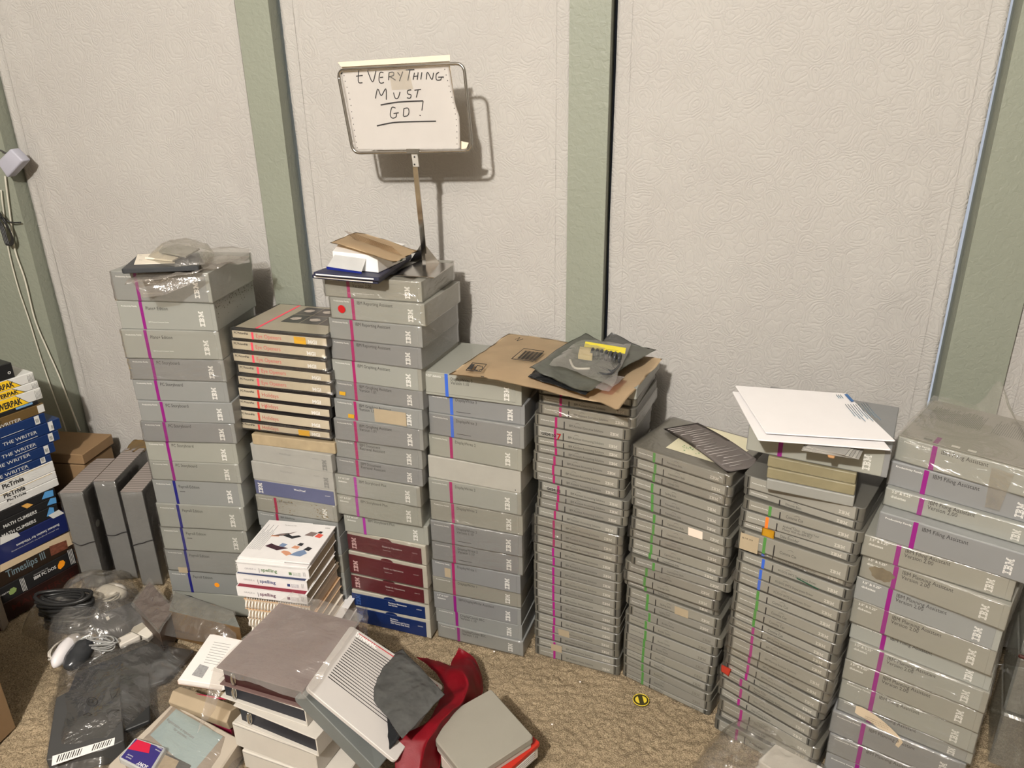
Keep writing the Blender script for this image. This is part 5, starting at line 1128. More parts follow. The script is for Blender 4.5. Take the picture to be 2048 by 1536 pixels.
# ---------------------------------------------------------------- upright wrapped boxes between the piles
SLG = mat('slab_grey', (.17, .17, .165), .4, var=.08); SLD = mat('slab_dark_side', (.028, .024, .02), .45, var=.3, scale=30)
MAUVE = bpy.data.materials.new('mauve_lined'); MAUVE.use_nodes = True
N = MAUVE.node_tree.nodes; L = MAUVE.node_tree.links; wv = N.new('ShaderNodeTexWave'); wv.bands_direction = 'Y'; wv.inputs['Scale'].default_value = 26; wv.inputs['Distortion'].default_value = 1.4; wv.inputs['Detail'].default_value = 1; wv.inputs['Detail Scale'].default_value = .6
tc = N.new('ShaderNodeTexCoord'); L.new(tc.outputs['Object'], wv.inputs['Vector']); rp = N.new('ShaderNodeValToRGB'); rp.color_ramp.elements[0].position = .55; rp.color_ramp.elements[0].color = (.20, .17, .155, 1); rp.color_ramp.elements[1].position = .95; rp.color_ramp.elements[1].color = (.34, .30, .275, 1)
L.new(wv.outputs['Fac'], rp.inputs[0]); L.new(rp.outputs[0], N['Principled BSDF'].inputs['Base Color']); N['Principled BSDF'].inputs['Roughness'].default_value = .5
for k, (x, y, wd, hh, lab) in enumerate(((-1.537, 1.366, .058, .293, 'left one of three upright grey boxes in tight clear film between the piles'), (-1.478, 1.418, .056, .305, 'middle one of three upright grey boxes, dark side with red print showing'), (-1.392, 1.410, .056, .290, 'right one of three upright grey boxes, nearest the tall left stack'))):
    t = empty('wrapped_box', (x, y, 0), math.radians(15.2), lab, 'box', 'upright wrapped boxes'); d = .185
    link('box_body', box_me(wd, d, hh, .002, 1), SLD, t)
    boxo('front_panel', SLG, t, -wd / 2 + .0008, wd / 2 - .0008, -.0012, .004, .002, hh - .002)
    boxo('top_panel', MAUVE, t, -wd / 2 + .0008, wd / 2 - .0008, -.001, d - .002, hh - .001, hh + .0014)
    if k == 1:
        for q, (a, b_) in enumerate(((.05, .17), (.12, .10))):
            polyflat('red_print', [(wd / 2 + .0004, a + .024 * math.cos(j) * (1 + .2 * math.sin(3 * j)), b_ + .06 + .022 * math.sin(j)) for j in [i * .63 for i in range(10)]], mat('print_deep_red', C(88, 18, 14), .4), t)
    if k == 0:
        bm = bmesh.new(); bmesh.ops.create_circle(bm, cap_ends=True, radius=.010, segments=20, matrix=Matrix.Translation((wd / 2 + .0006, .030, hh * .62)) @ Matrix.Rotation(math.pi / 2, 4, 'Y')); link('round_seal', done(bm), mat('seal_grey', (.2, .19, .17), .5), t)
    w_ = wrap(t, wd, d, hh, SHRINK, amp=.002, seed=200 + k)
    rg = random.Random(k); link('black_string', tube_me([smooth_path([(-wd / 2 - .001, -.0035, hh * (.50 - .03 * k)), (-wd * .2, -.0045, hh * .485 - .006), (0, -.0045, hh * .47), (wd * .25, -.0045, hh * .49), (wd / 2 + .002, -.0035, hh * .50)])], .0012, 5), BLACK, t)
t = empty('brown_carton', (-1.685, 1.475, .0), math.radians(6), 'small brown cardboard mailer with half open lid behind the left pile', 'box')
boxo('carton_body', CARD, t, -.08, .085, 0, .12, .18, .30, .002)
boxo('lid', CARD, t, -.082, .09, -.004, .125, .305, .335, .002)
t = empty('brown_carton', (-1.69, 1.47, 0), math.radians(2), 'lower brown carton on the carpet beneath the half open mailer', 'box')
boxo('carton_body', mat('brown_cardboard_dark', C(126, 92, 58), .8), t, -.08, .09, 0, .13, .0, .178, .002); boxo('white_label', PAPER2, t, .0, .088, -.0015, .0, .11, .17, .0003)
tp = sheet('torn_film_end', [pz(245, 905, .305), pz(290, 905, .305), pz(298, 882, .305), pz(268, 880, .305)], mat('tan_packing_tape', C(150, 124, 80), .35, coat=.5), None, 14, 10, .005, 30, 5, .0006); tag(tp, 'scrunched tan packing tape behind the upright wrapped boxes', 'tape')
# ---------------------------------------------------------------- charger and cords on the left wall
ch = empty('wall_charger', tuple(py(10, 330, 1.60)), 0, 'grey square plug-in charger high on the wall at the left edge', 'charger')
A = [py(*p, 1.585) for p in ((-8, 325), (20, 297), (45, 322), (14, 356))]
bm = bmesh.new(); a = [bm.verts.new(p) for p in A]; b_ = [bm.verts.new(p + Vector((0, .028, 0))) for p in A]
bm.faces.new(a); bm.faces.new(b_[::-1])
for i in range(4): bm.faces.new((a[i], b_[i], b_[(i + 1) % 4], a[(i + 1) % 4]))
bmesh.ops.recalc_face_normals(bm, faces=bm.faces[:]); bevel(bm, .0045, 3); sub('charger_body', done(bm, True), mat('charger_grey_plastic', C(168, 168, 180), .4), ch)
sub('cable_stub', tube_me([smooth_path([py(-2, 300, 1.600), py(6, 303, 1.604), py(12, 308, 1.606)])], .0022, 6), BLACK, ch)
CW = mat('pale_cord', (.55, .53, .45), .45); CB = mat('black_cord', (.015, .015, .015), .4)
cd = link('charging_cable', tube_me([smooth_path([py(u_, v_, 1.606) for u_, v_ in pts]) for pts in ([(10, 352), (20, 430), (30, 500), (50, 560), (70, 640), (95, 700), (118, 752), (138, 805), (160, 862)],)], .0022, 6), CW); tag(cd, 'pale cord running down from the charger along the edge of the curtain', 'cable')
cd = link('charging_cable', tube_me([smooth_path([py(u_, v_, 1.607) for u_, v_ in pts]) for pts in ([(2, 380), (8, 430), (17, 500), (36, 575), (58, 640), (78, 705), (100, 770), (122, 830), (136, 872)],)], .0018, 6), CW); tag(cd, 'thinner pale cord left of its twin, running down the green wall', 'cord')
rg = random.Random(3); hk = []
for q in range(7):
    o_ = rg.uniform(-5, 5); hk.append(smooth_path([py(-6 + o_, 415 + q * 3, 1.59), py(8 + o_ * .6, 440, 1.585 - q * .001), py(26 + o_ * .5, 478 + o_, 1.59), py(18 + o_, 490, 1.588), py(6 + o_, 455, 1.595), py(-8, 430, 1.6)]))
hk.append(smooth_path([py(0, 430, 1.59), py(20, 444, 1.598), py(42, 445, 1.606)]))
cb_ = link('cord_bundle', tube_me(hk, .0019, 6), CB); tag(cb_, 'bundled black cord hanging on the wall at the left edge below the charger', 'cord'); cb_['kind'] = 'stuff'
# ---------------------------------------------------------------- spelling books and spiral books
SX, SY, SW, SD = -.879, 1.222, .168, .150
def book(name, z0, z1, dx, dy, yaw, label, cover, pages, w=SW, d=SD, cat='book', group='books in the pile of spelling books', spine=True):
    t = empty(name, (SX + dx, SY + dy, z0), math.radians(yaw), label, cat, group); th = z1 - z0
    boxo('page_block', pages, t, -w / 2 + .001, w / 2 - .0018, .002, d - .002, .0012, th - .0012, 0)
    bm = bmesh.new()
    if spine: add_box(bm, -w / 2, w / 2, -.0008, .0012, 0, th)
    add_box(bm, -w / 2, w / 2, -.0008, d, 0, .0011); add_box(bm, -w / 2, w / 2, -.0008, d, th - .0011, th - .0001)
    bmesh.ops.remove_doubles(bm, verts=bm.verts, dist=.00001); link('cover', done(bm), cover, t); return t
WCOV = mat('white_gloss_cover', (.72, .70, .69), .3, coat=.3); PG = mat('page_edges_tan', C(158, 144, 122), .8, var=.15, scale=150); PG2 = mat('page_edges_white', C(190, 182, 170), .8, var=.1, scale=150); MARC = mat('maroon_cover', C(120, 22, 44), .35)
cols = [ink('spell_green', C(90, 120, 80)), ink('spell_blue', C(50, 62, 110)), ink('spell_red', C(90, 40, 70))]
zs_ = [.2785, .2535, .2275, .2015]
for k in range(3):
    z1_, z0_ = zs_[k], zs_[k + 1]
    t = book('spelling_book', z0_, z1_, [.002, -.001, .002][k], [0, -.007, -.018][k], [4.5, 3.5, 3][k], 'thick white spelling workbook with %s lettering, %s of the three' % (['green', 'blue', 'plum'][k], ['top', 'middle', 'lowest'][k]), WCOV, PG)
    th = z1_ - z0_
    if k: boxo('coloured_back_cover', [None, mat('navy_cover', (.02, .03, .09), .35), MARC][k], t, -SW / 2 + .002, SW / 2 - .004, .0005, SD - .002, th - .0010, th + .0004, 0)
    letter('GRADE 6', mat('ink_grey_print', (.25, .24, .25), .5), t, -SW * .40, -.0012, th * .42, .0042, width=.026, name='grade_lettering')
    letter('|', BLACK, t, -SW * .205, -.0012, th * .3, .009, name='rule')
    letter('spelling', cols[k], t, -SW * .17, -.0012, th * .36, .0085, width=.038, bold=.02, name='title_lettering')
    boxo('logo_square', cols[k], t, SW * .22, SW * .26, -.0012, 0, th * .28, th * .55, 0)
    for q in range(3): letter('Spectrum Skills', cols[k], t, SW * .275, -.0012, th * .50 - q * .0033, .0022, width=.018, name='small_lettering')
    for q in range(3): flat('spine_rule', GREYINK, t, SW * .42 + q * .0022, SW * .424 + q * .0022, th * .25, th * .7, -.0012)
# magazines on top
for k, (dx, dy, yw, z) in enumerate(((0, -.001, 5, .2795), (-.028, .004, 5, .2835), (0.004, .006, 4.5, .2875))):
    w_ = [SW, SW * .66, SW * .99][k]
    t = empty('magazine', (SX + dx, SY + dy, z), math.radians(yw), ['white booklet directly on the spelling workbooks, lowest of three thin ones', 'white booklet with lines of text, showing at the left under the picture booklet', 'white booklet with cut-out pictures of people at computers, on top of the books'][k], 'booklet', 'booklets on the spelling books')
    boxo('booklet_pages', WCOV, t, -w_ / 2, w_ / 2, 0, [SD, SD * 1.04, SD * .99][k], 0, .0036, .0006)
    if k == 2:
        x0 = -.052
        for q in range(9): flat_b = link('text_line', tube_me([[(-.079 + q * .0042 * .9, .030, .0038), (-.079 + q * .0042 * .9, .030 + (.08, .1, .07)[q % 3], .0038)]], .00035, 4), GREYINK, t)
        def fig(name, col, pts, parent): polyflat(name, [(x, y, .0040) for x, y in pts], col, parent)
        IK = [mat('print_near_black', (.02, .02, .022), .4), mat('print_skin', C(196, 140, 110), .5), mat('print_denim', C(110, 130, 160), .5), mat('print_coral', C(206, 84, 70), .5), mat('print_taupe', C(120, 104, 100), .5), mat('print_plum', C(60, 34, 44), .5)]
        fig('printed_desk', IK[5], [(-.044, .046), (-.010, .034), (.012, .046), (-.020, .052), (-.034, .058)], t); fig('printed_screen', IK[2], [(-.014, .052), (.0, .048), (.004, .060), (-.010, .063)], t)
        fig('printed_reader', IK[2], [(.026, .022), (.052, .020), (.062, .034), (.050, .046), (.036, .036)], t); fig('printed_legs', IK[1], [(.002, .030), (.020, .018), (.030, .026), (.020, .034), (.006, .036)], t); fig('printed_hair', IK[0], [(.048, .046), (.062, .042), (.066, .054), (.054, .058)], t)
        fig('printed_child', IK[1], [(.018, .048), (.034, .046), (.036, .056), (.022, .058)], t); fig('printed_hair', IK[0], [(.026, .060), (.038, .058), (.040, .068), (.030, .070)], t)
        fig('printed_desk', IK[0], [(-.024, .092), (.004, .082), (.022, .094), (.014, .098), (.0, .092), (-.012, .100)], t); fig('printed_people', IK[4], [(-.046, .088), (-.024, .090), (-.010, .104), (.004, .112), (-.008, .100), (-.030, .098)], t); fig('printed_arm', IK[1], [(-.050, .084), (-.030, .086), (-.030, .092), (-.048, .090)], t)
        fig('printed_people', IK[4], [(.026, .100), (.048, .098), (.054, .114), (.036, .116)], t); fig('printed_jacket', IK[3], [(.052, .098), (.066, .094), (.070, .108), (.056, .112)], t); fig('printed_hair', IK[0], [(.052, .114), (.062, .112), (.064, .120), (.056, .121)], t)
        letter("You and your PC?", GREYINK, t, -.038, .132, .0040, .004, ax='top', width=.03, name='title_lettering'); ibm(GREYINK, t, .062, .134, .0040, .004, ax='top', wide=.8)
# spiral bound books
COILW = mat('white_coil', (.80, .77, .72), .35); PEACH = mat('peach_cover', C(206, 172, 136), .6); CREAMP = mat('cream_pages', C(214, 200, 180), .7)
specs = [(.1905, .2005, 'dark green booklet squeezed under the spelling workbooks', mat('dark_green_cover', C(60, 60, 30), .4), False), (.178, .190, 'comb-bound booklet with white plastic comb, above the wire-bound books', CREAMP, True), (.150, .1775, 'wire-bound peach book, top of the four wire-bound books', PEACH, True), (.124, .1495, 'wire-bound peach book, second of the four wire-bound books', PEACH, True), (.101, .1235, 'wire-bound white book, third of the four wire-bound books', PAPER2, True), (.078, .1005, 'wire-bound white book, lowest of the four wire-bound books', PAPER2, True)]
for k, (z0_, z1_, lb, cv, coil) in enumerate(specs):
    t = book('spiral_book' if coil else 'booklet', z0_, z1_, -.004 + .004 * (k % 2), .006 if k < 2 else .002, 4 - k * .5, lb, cv if k != 1 else CREAMP, CREAMP, w=SW - .006, group='spiral books in the pile', spine=not coil); th = z1_ - z0_
    if coil:
        nn_ = 20 if k > 1 else 26; r_ = min(.0095, th * .55); ps_ = []
        for q in range(nn_):
            x = -SW / 2 + .010 + q * (SW - .022) / (nn_ - 1)
            ps_.append([(x + .0012 * math.cos(a), -.002 - r_ * .75 * math.sin(a) + .002, th * .5 + r_ * math.cos(a)) for a in [j * math.pi / 7 for j in range(8)]])
        link('wire_binding', tube_me(ps_, (.0014 if k > 1 else .0018), 5), COILW, t)
for k, (z0_, z1_) in enumerate(((.040, .077), (0, .0395))):
    book('thick_book', z0_, z1_, .012, .01, 2, ['thick tan-paged book under the wire-bound books', 'thick book with tan pages at the bottom of the spelling pile'][k], WCOV, PG, w=SW + .01, d=SD + .02)
# ---------------------------------------------------------------- ring binders
def place2(a, b_, z):
    """front-bottom-centre position, yaw and width for a front top edge seen from pixel a to pixel b_ at height z"""
    A_, B_ = pz(*a, z), pz(*b_, z); c = (A_ + B_) / 2; d = B_ - A_
    return c, math.atan2(d.y, d.x), d.length
CLEAR3 = film('brown_bag_film', tint=(.96, .94, .92), body=.07, haze=.17, rough=.12, bscale=9, bump=.7, stretch=(1, 2.5, 1))
RINGM = mat('ring_steel', (.6, .6, .58), .18, 1)
def binder(a, b_, z0, z1, depth, cover, inner, label, rings=True, open_=True):
    c, yw, w = place2(a, b_, z1); t = empty('ring_binder', (c.x, c.y, z0), yw, label, 'binder', 'binders in the heap on the carpet'); th = z1 - z0
    if open_:
        boxo('top_cover', cover, t, -w / 2, w / 2, 0, depth, th - .003, th, .0008); boxo('bottom_cover', cover, t, -w / 2, w / 2, 0, depth, 0, .003, .0008); boxo('spine', cover, t, w / 2 - .003, w / 2, .0005, depth - .0005, .0005, th - .0005, .0005)
        boxo('paper_block', inner, t, -w / 2 + .008, w / 2 - .006, .007, depth - .01, .0032, th - .006, .0005)
        if rings:
            for fx in (-.33,):
                link('ring', tube_me([[(fx * w + .0 * j, .004 - .004 * math.sin(a_), th * .5 + (th * .30) * math.cos(a_)) for j, a_ in enumerate([q * math.pi / 8 for q in range(17)])]], .0028, 8), RINGM, t)
    else:
        boxo('case_body', cover, t, -w / 2, w / 2, 0, depth, 0, th, .0018); boxo('lip', mat('grey_shade_board', (.30, .285, .26), .6), t, -w / 2 + .002, w / 2 - .002, -.001, .002, th - .004, th - .0028, .0)
    return t, w
GB = mat('pale_putty_board', (.50, .47, .42), .55, var=.05); NAVI = mat('binder_inside_navy', (.012, .014, .022), .4); OXB = mat('oxblood_inside', (.035, .008, .008), .35, coat=.3)
BRL = mat('mauve_brown_leatherette', C(104, 84, 80), .42, var=.06, scale=60, bump=.25, bscale=300)
binder((483, 1500), (680, 1570), 0, .045, .20, GB, NAVI, 'pale putty slipcase lying on the carpet, bottommost of the binder heap', open_=False)
binder((463, 1445), (630, 1507), .0455, .105, .19, GB, NAVI, 'pale putty slipcase, second from the bottom of the binder heap', open_=False)
binder((466, 1410), (632, 1478), .1055, .150, .19, GB, NAVI, 'open white ring binder with navy inside, lower of the two under the brown one')
binder((434, 1362), (610, 1420), .1505, .192, .19, GB, NAVI, 'open white ring binder with navy inside, directly under the brown leatherette binder')
t, w = binder((432, 1334), (604, 1383), .1925, .236, .20, BRL, OXB, 'brown leatherette binder in a clear bag on top of the binder heap')
zq = .238
fb = sheet('clear_bag', [pz(424, 1350, zq) + Vector((0, 0, .004)), pz(612, 1408, zq) + Vector((0, 0, .002)), pz(728, 1240, zq), pz(585, 1190, zq + .01)], CLEAR3, None, 70, 70, .008, 11, 301, edge=.5, dome=.006, fold=lambda s, t_: Vector((0, 0, .006 + .006 * t_)))
tag(fb, 'large clear plastic bag draped over the brown leatherette binder', 'bag')
fb2 = sheet('clear_bag', [pz(395, 1465, .10), pz(430, 1420, .13), pz(455, 1345, .20), pz(428, 1335, .20)], CLEAR2, None, 16, 30, .005, 22, 302, edge=.6); tag(fb2, 'twisted tail of the clear bag hanging left of the binder heap', 'plastic')
fb3 = sheet('clear_bag', [pz(690, 1300, .12), pz(735, 1275, .09), pz(735, 1215, .09), pz(690, 1215, .14)], CLEAR, None, 24, 24, .008, 18, 303, edge=.6); tag(fb3, 'crumpled clear plastic between the binder heap and the blue manual boxes', 'plastic')
# ---------------------------------------------------------------- ribbed grey panel
cs_ = [P3(612, 1375, .243), P3(792, 1524, .130), P3(888, 1372, .118), P3(702, 1250, .243)]
kp = empty('ribbed_cover', (0, 0, 0), 0, 'large pale grey plastic cover with black ribs and red stripe, leaning on the binders', 'computer cover')
def quadslab(name, c, th, m, parent, rr=.008, drop=0):
    c = [Vector(p) for p in c]; n = (c[1] - c[0]).cross(c[3] - c[0]).normalized(); bm = bmesh.new()
    a = [bm.verts.new(p - n * drop) for p in c]; b_ = [bm.verts.new(p - n * (drop + th)) for p in c]
    bm.faces.new(a); bm.faces.new(b_[::-1]); es = []
    for i in range(4): bm.faces.new((a[i], b_[i], b_[(i + 1) % 4], a[(i + 1) % 4]))
    bmesh.ops.recalc_face_normals(bm, faces=bm.faces[:])
    bm.edges.ensure_lookup_table(); es = [e for e in bm.edges if (e.verts[0] in a) != (e.verts[1] in a)]
    bevel(bm, rr, 5, es); bevel(bm, .0012, 1); return link(name, done(bm), m, parent), n
top_, n_ = quadslab('top_shell', cs_, .009, mat('pale_grey_plastic', (.50, .475, .455), .42, var=.02), kp)
quadslab('lower_shell', [cs_[0] + Vector((-.004, -.004, -.002)), cs_[1] + Vector((-.028, -.010, -.012)), cs_[2] + Vector((.002, .002, -.004)), cs_[3] + Vector((0, .004, -.002))], .030, mat('slate_grey_plastic', (.13, .14, .135), .4), kp, .008, .0095)
def onk(s, t_, h=.0004): return cs_[0].lerp(cs_[1], s).lerp(cs_[3].lerp(cs_[2], s), t_) + n_ * h
for q in range(19):
    t_ = .885 - q * .0345; link('rib', tube_me([[onk(.10, t_), onk(.90, t_ + .0)]], .00085, 4), BLACK, kp)
link('red_stripe', tube_me([[onk(.10, .955), onk(.95, .955)]], .0010, 4), ink('stripe_red', C(170, 24, 36)), kp)
e1 = (cs_[2] - cs_[3]).normalized(); lt = letter('DYNAMAC', mat('bright_white_print', (.85, .84, .82), .4), kp, *onk(.085, .905, .0008), .010, ax='top', width=.050, bold=.05, name='brand_lettering')
m3 = Matrix((e1, n_.cross(e1), n_)).transposed(); lt.rotation_euler = m3.to_euler()
# static bag on it
bgp = [(702, 1357), (735, 1330), (790, 1302), (836, 1308), (862, 1345), (886, 1388), (868, 1440), (800, 1482), (748, 1440), (726, 1400)]
zb_ = .170
eb = sheet('static_shield_bag', [P3(706, 1352, zb_, .010), P3(806, 1484, zb_, .006), P3(890, 1392, zb_, .006), P3(806, 1306, zb_, .010)], ESD, None, 90, 80, .0038, 18, 401, .002, edge=.5, dome=.008); tag(eb, 'dark grey crinkled static bag on the ribbed pale cover', 'bag')
es_ = sheet('static_shield_bag', [P3(702, 1357, zb_, .0), P3(740, 1400, zb_, 0), P3(800, 1318, zb_, .004), P3(768, 1295, zb_, .004)], mat('static_bag_mid', (.15, .155, .15), .2, var=.2, bump=.5, bscale=22, dist=.01), None, 24, 20, .004, 24, 402, .0008, edge=.5); tag(es_, 'grey static bag edge sticking out behind the dark crinkled one', 'bag')
ed_ = sheet('static_shield_bag', [P3(728, 1425, zb_ - .02, .0), P3(780, 1500, zb_ - .03, 0), P3(800, 1478, zb_ - .02, .004), P3(752, 1400, zb_ - .01, .004)], ESD2, None, 14, 20, .004, 24, 403, .002, edge=.5); tag(ed_, 'black static bag hanging off the left edge of the grey one', 'bag')
# red cloth
Lp = [(832, 1314, .02), (868, 1345, .05), (888, 1378, .09), (874, 1415, .115), (855, 1448, .13), (800, 1478, .135), (791, 1500, .125), (791, 1550, .10), (791, 1610, .07)]
Rp = [(918, 1297, .075), (952, 1322, .05), (966, 1370, .03), (955, 1408, .035), (912, 1440, .06), (893, 1475, .06), (884, 1500, .05), (876, 1545, .04), (868, 1600, .03)]
Mp = [(900, 1332, .02), (925, 1345, .12), (935, 1375, .12), (925, 1405, .12), (895, 1432, .13), (862, 1475, .13), (850, 1500, .12), (840, 1545, .10), (832, 1600, .07)]
bm = bmesh.new(); g = []
sm = [smooth_path([pz(u_, v_, z_) for u_, v_, z_ in X_], 6) for X_ in (Lp, Mp, Rp)]
for j in range(len(sm[0])):
    row = []
    for i in range(25):
        s = i / 24; a, b_, c = sm[0][j], sm[1][j], sm[2][j]
        p = a.lerp(b_, s * 2) if s < .5 else b_.lerp(c, s * 2 - 1)
        q = p * 16; p = p + Vector((0, 0, .006 * (1 - abs(noise.noise(q)) * 2.4))) + Vector((noise.noise(q * 1.7) * .003, 0, 0)); p.z = max(p.z, .006); row.append(bm.verts.new(p))
    g.append(row)
for j in range(len(g) - 1):
    for i in range(24): bm.faces.new((g[j][i], g[j][i + 1], g[j + 1][i + 1], g[j + 1][i]))
bmesh.ops.solidify(bm, geom=bm.faces[:], thickness=.0012)
rc = link('red_cloth_bag', done(bm, True), mat('crimson_nylon', C(150, 18, 34), .5, var=.08, bump=.15, bscale=400)); tag(rc, 'crumpled crimson cloth bag between the ribbed cover and the grey pad', 'cloth')
# grey pad on red-trimmed boxes
pd = [tuple(pz(*p, .108)[:2]) for p in ((869, 1478), (898, 1432), (916, 1414), (982, 1377), (1068, 1473), (935, 1560))]
pt_ = empty('grey_pad', (0, 0, 0), 0, 'warm grey square lid with one clipped corner at the bottom centre of the photo', 'lid')
prism('lid_top', pd, .092, .108, mat('warm_grey_vinyl', (.265, .25, .21), .5, var=.03, bump=.1, bscale=500), pt_, .002, .006)
cx_ = sum(p[0] for p in pd) / 6; cy_ = sum(p[1] for p in pd) / 6
prism('lid_rim', [((p[0] - cx_) * .97 + cx_, (p[1] - cy_) * .97 + cy_) for p in pd], .080, .092, mat('grey_rim', (.42, .40, .36), .5), pt_, .0008, .005)
for k in range(2):
    z1_ = .0795 - k * .040; o_ = k * .004
    t = empty('red_trimmed_box', (0, 0, 0), 0, ['white box with red lid and lined label, upper of two beneath the grey lid', 'white box with red edge, lower of two beneath the grey lid, on the carpet'][k], 'box', 'red trimmed boxes')
    q_ = [tuple(pz(*p, z1_)[:2]) for p in ((880, 1502), (982, 1404), (1077, 1484), (955, 1590))]
    prism('box_body', q_, z1_ - .0385, z1_ - .010, mat('box_cream_white', (.55, .50, .44), .5), t, .001, .003); prism('red_lid', [((p[0] - cx_) * 1.01 + cx_ + .002, (p[1] - cy_) * 1.01 + cy_) for p in q_], z1_ - .0098, z1_, mat('scarlet_card', C(172, 42, 30), .45), t, .001, .003)
    a, b_ = Vector(q_[2]), Vector(q_[3]); dd = (b_ - a).normalized(); nn2 = Vector((-dd.y, dd.x)); nn2 = nn2 if nn2.y < 0 else -nn2
    A_, B_ = a + dd * .012 + nn2 * .0008, a + dd * .08 + nn2 * .0008
    polyflat('lined_label', [(*A_, z1_ - .036), (*B_, z1_ - .036), (*B_, z1_ - .013), (*A_, z1_ - .013)], PAPER, t)
    for j in range(4): link('label_line', tube_me([[(*(A_ + nn2 * .0006), z1_ - .018 - j * .005), (*(B_ + nn2 * .0006), z1_ - .018 - j * .005)]], .0004, 4), GREYINK, t)
# round badge on the carpet
bc = pz(1282, 1399, .006); t = empty('round_badge', (bc.x, bc.y, .004), .3, 'small round yellow and black badge lying alone on the open carpet', 'badge')
bm = bmesh.new(); bmesh.ops.create_cone(bm, cap_ends=True, segments=32, radius1=.0175, radius2=.0165, depth=.0024); link('disc', done(bm), mat('badge_black', (.04, .032, .01), .3), t)
YM = mat('badge_yellow', C(214, 190, 60), .25); link('rim', tube_me([[(.017 * math.cos(a), .017 * math.sin(a), .0012) for a in [k * math.pi / 16 for k in range(33)]]], .0009, 6), YM, t)
for sg in (-1, 1): polyflat('yellow_field', [(.0105 * math.cos(a) + sg * .0022, .0105 * math.sin(a), .0016) for a in [(-math.pi / 2 + .25 if sg > 0 else math.pi / 2 + .25) + k * (math.pi - .5) / 8 for k in range(9)]], YM, t)
# scraps
for k, (u_, v_) in enumerate(((988, 1304), (1160, 1365), (1104, 1450))):
    o_ = link('paper_scrap', box_me(.004, .003, .001, 0), PAPER); o_.location = pz(u_, v_, .004); tag(o_, ['tiny white crumb on the carpet near the envelope stack\'s foot', 'tiny white crumb on the carpet below the magenta case stack', 'tiny white crumb on the carpet right of the grey lid'][k], 'scrap')
# ---------------------------------------------------------------- bottom right: clear bag with white trays
for k in range(2):
    zz = .020 + k * .016; q_ = [tuple(pz(*p, zz)[:2]) for p in ([(1508, 1536), (1560, 1490), (1655, 1545), (1600, 1600)], [(1515, 1520), (1552, 1486), (1650, 1536), (1610, 1580)])[k]]
    o_ = prism('white_tray', q_, zz - .014, zz, mat('white_translucent_plastic', (.62, .60, .58), .3, coat=.3), None, .002, .006); tag(o_, ['white plastic tray under its twin inside the clear bag at bottom right', 'white plastic tray with clipped corner inside the clear bag, upper of two'][k], 'tray')
bb = bag('clear_bag', [tuple(pz(*p, .01)[:2]) for p in ((1372, 1545), (1400, 1500), (1448, 1462), (1500, 1448), (1590, 1462), (1670, 1545), (1600, 1650), (1400, 1650))], .004, .060, CLEAR, None, 501, .016, 14, 24); tag(bb, 'crumpled clear bag at the foot of the mixed-stripe stack', 'bag')
# ---------------------------------------------------------------- right edge: clear organiser and dark case
t = empty('clear_case', (.632, 1.30, 0), math.radians(-16), 'tall clear plastic case standing behind the right edge stack', 'case')
for k in range(3):
    boxo('clear_block', film('case_acrylic', (.80, .82, .80), .12, .12, .05, 6, .4), t, -.03, .03, 0, .16, .002 + k * .135, .130 + k * .135, .004)
boxo('red_seal', mat('rust_red_wax', C(62, 24, 18), .6, var=.4, scale=80), t, -.031, .031, -.002, .004, .264, .271, .002)
t = empty('equipment_stack', (.815, 1.315, 0), math.radians(-16), 'dark equipment box on tan and blue cases at the bottom right edge', 'equipment')
for nm, z0_, z1_, m_ in (('tan_case', 0, .045, CARD), ('blue_case', .046, .105, mat('cobalt_case', C(28, 48, 110), .4)), ('worn_wood_case', .106, .135, mat('worn_wood', C(140, 116, 88), .7, var=.3, scale=60)), ('black_case', .137, .46, mat('black_case', (.012, .012, .012), .3))):
    boxo(nm, m_, t, -.14, .14, 0 if nm != 'black_case' else .004, .2, z0_, z1_, .003)
link('metal_rod', tube_me([[(-.145, -.006, .118), (.145, -.006, .112)]], .003, 8), CHROME, t)
# ---------------------------------------------------------------- cardboard box bottom left
pcb = pz(33, 1455); o_ = prism('cardboard_box', [(pcb.x, pcb.y), (pcb.x - .40, pcb.y + .02), (pcb.x - .40, pcb.y - .42), (pcb.x + .012, pcb.y - .44)], 0, .36, CARD, None, .002); tag(o_, 'brown cardboard box side at the bottom left corner casting a wide shadow', 'box')
# ---------------------------------------------------------------- bagged things bottom left
CORD = mat('beige_cord', (.52, .48, .42), .4); MOUSE = mat('beige_plastic', (.62, .58, .52), .35)
def coilset(c, rx, ry, n, r, m, seed, rot=0, zs=.01):
    rg = random.Random(seed); out = []
    for q in range(n):
        a0 = rg.uniform(0, 6.28); kx, ky = rg.uniform(.75, 1.1), rg.uniform(.75, 1.1); ox, oy = rg.uniform(-.004, .004), rg.uniform(-.004, .004); p = []
        for j in range(22):
            a = a0 + j * 2 * math.pi / 20; x = ox + rx * kx * math.cos(a); y = oy + ry * ky * math.sin(a)
            p.append(c + Vector((x * math.cos(rot) - y * math.sin(rot), x * math.sin(rot) + y * math.cos(rot), q * r * 1.3 + .004 * math.sin(a * 2 + q))))
        out.append(p)
    return tube_me(out, r, 6)
def lump(name, c, sx, sy, sz, m, parent=None, rot=0, seed=0):
    bm = bmesh.new(); bmesh.ops.create_uvsphere(bm, u_segments=20, v_segments=12, radius=1)
    for v in bm.verts:
        p = v.co; k = 1 + .06 * noise.noise(p * 2 + Vector((seed, 0, 0))); z = p.z * sz * k; z = z if z > -sz * .55 else -sz * .55
        x, y = p.x * sx * k, p.y * sy * k; v.co = Vector((c.x + x * math.cos(rot) - y * math.sin(rot), c.y + x * math.sin(rot) + y * math.cos(rot), c.z + z))
    return link(name, done(bm, True), m, parent)
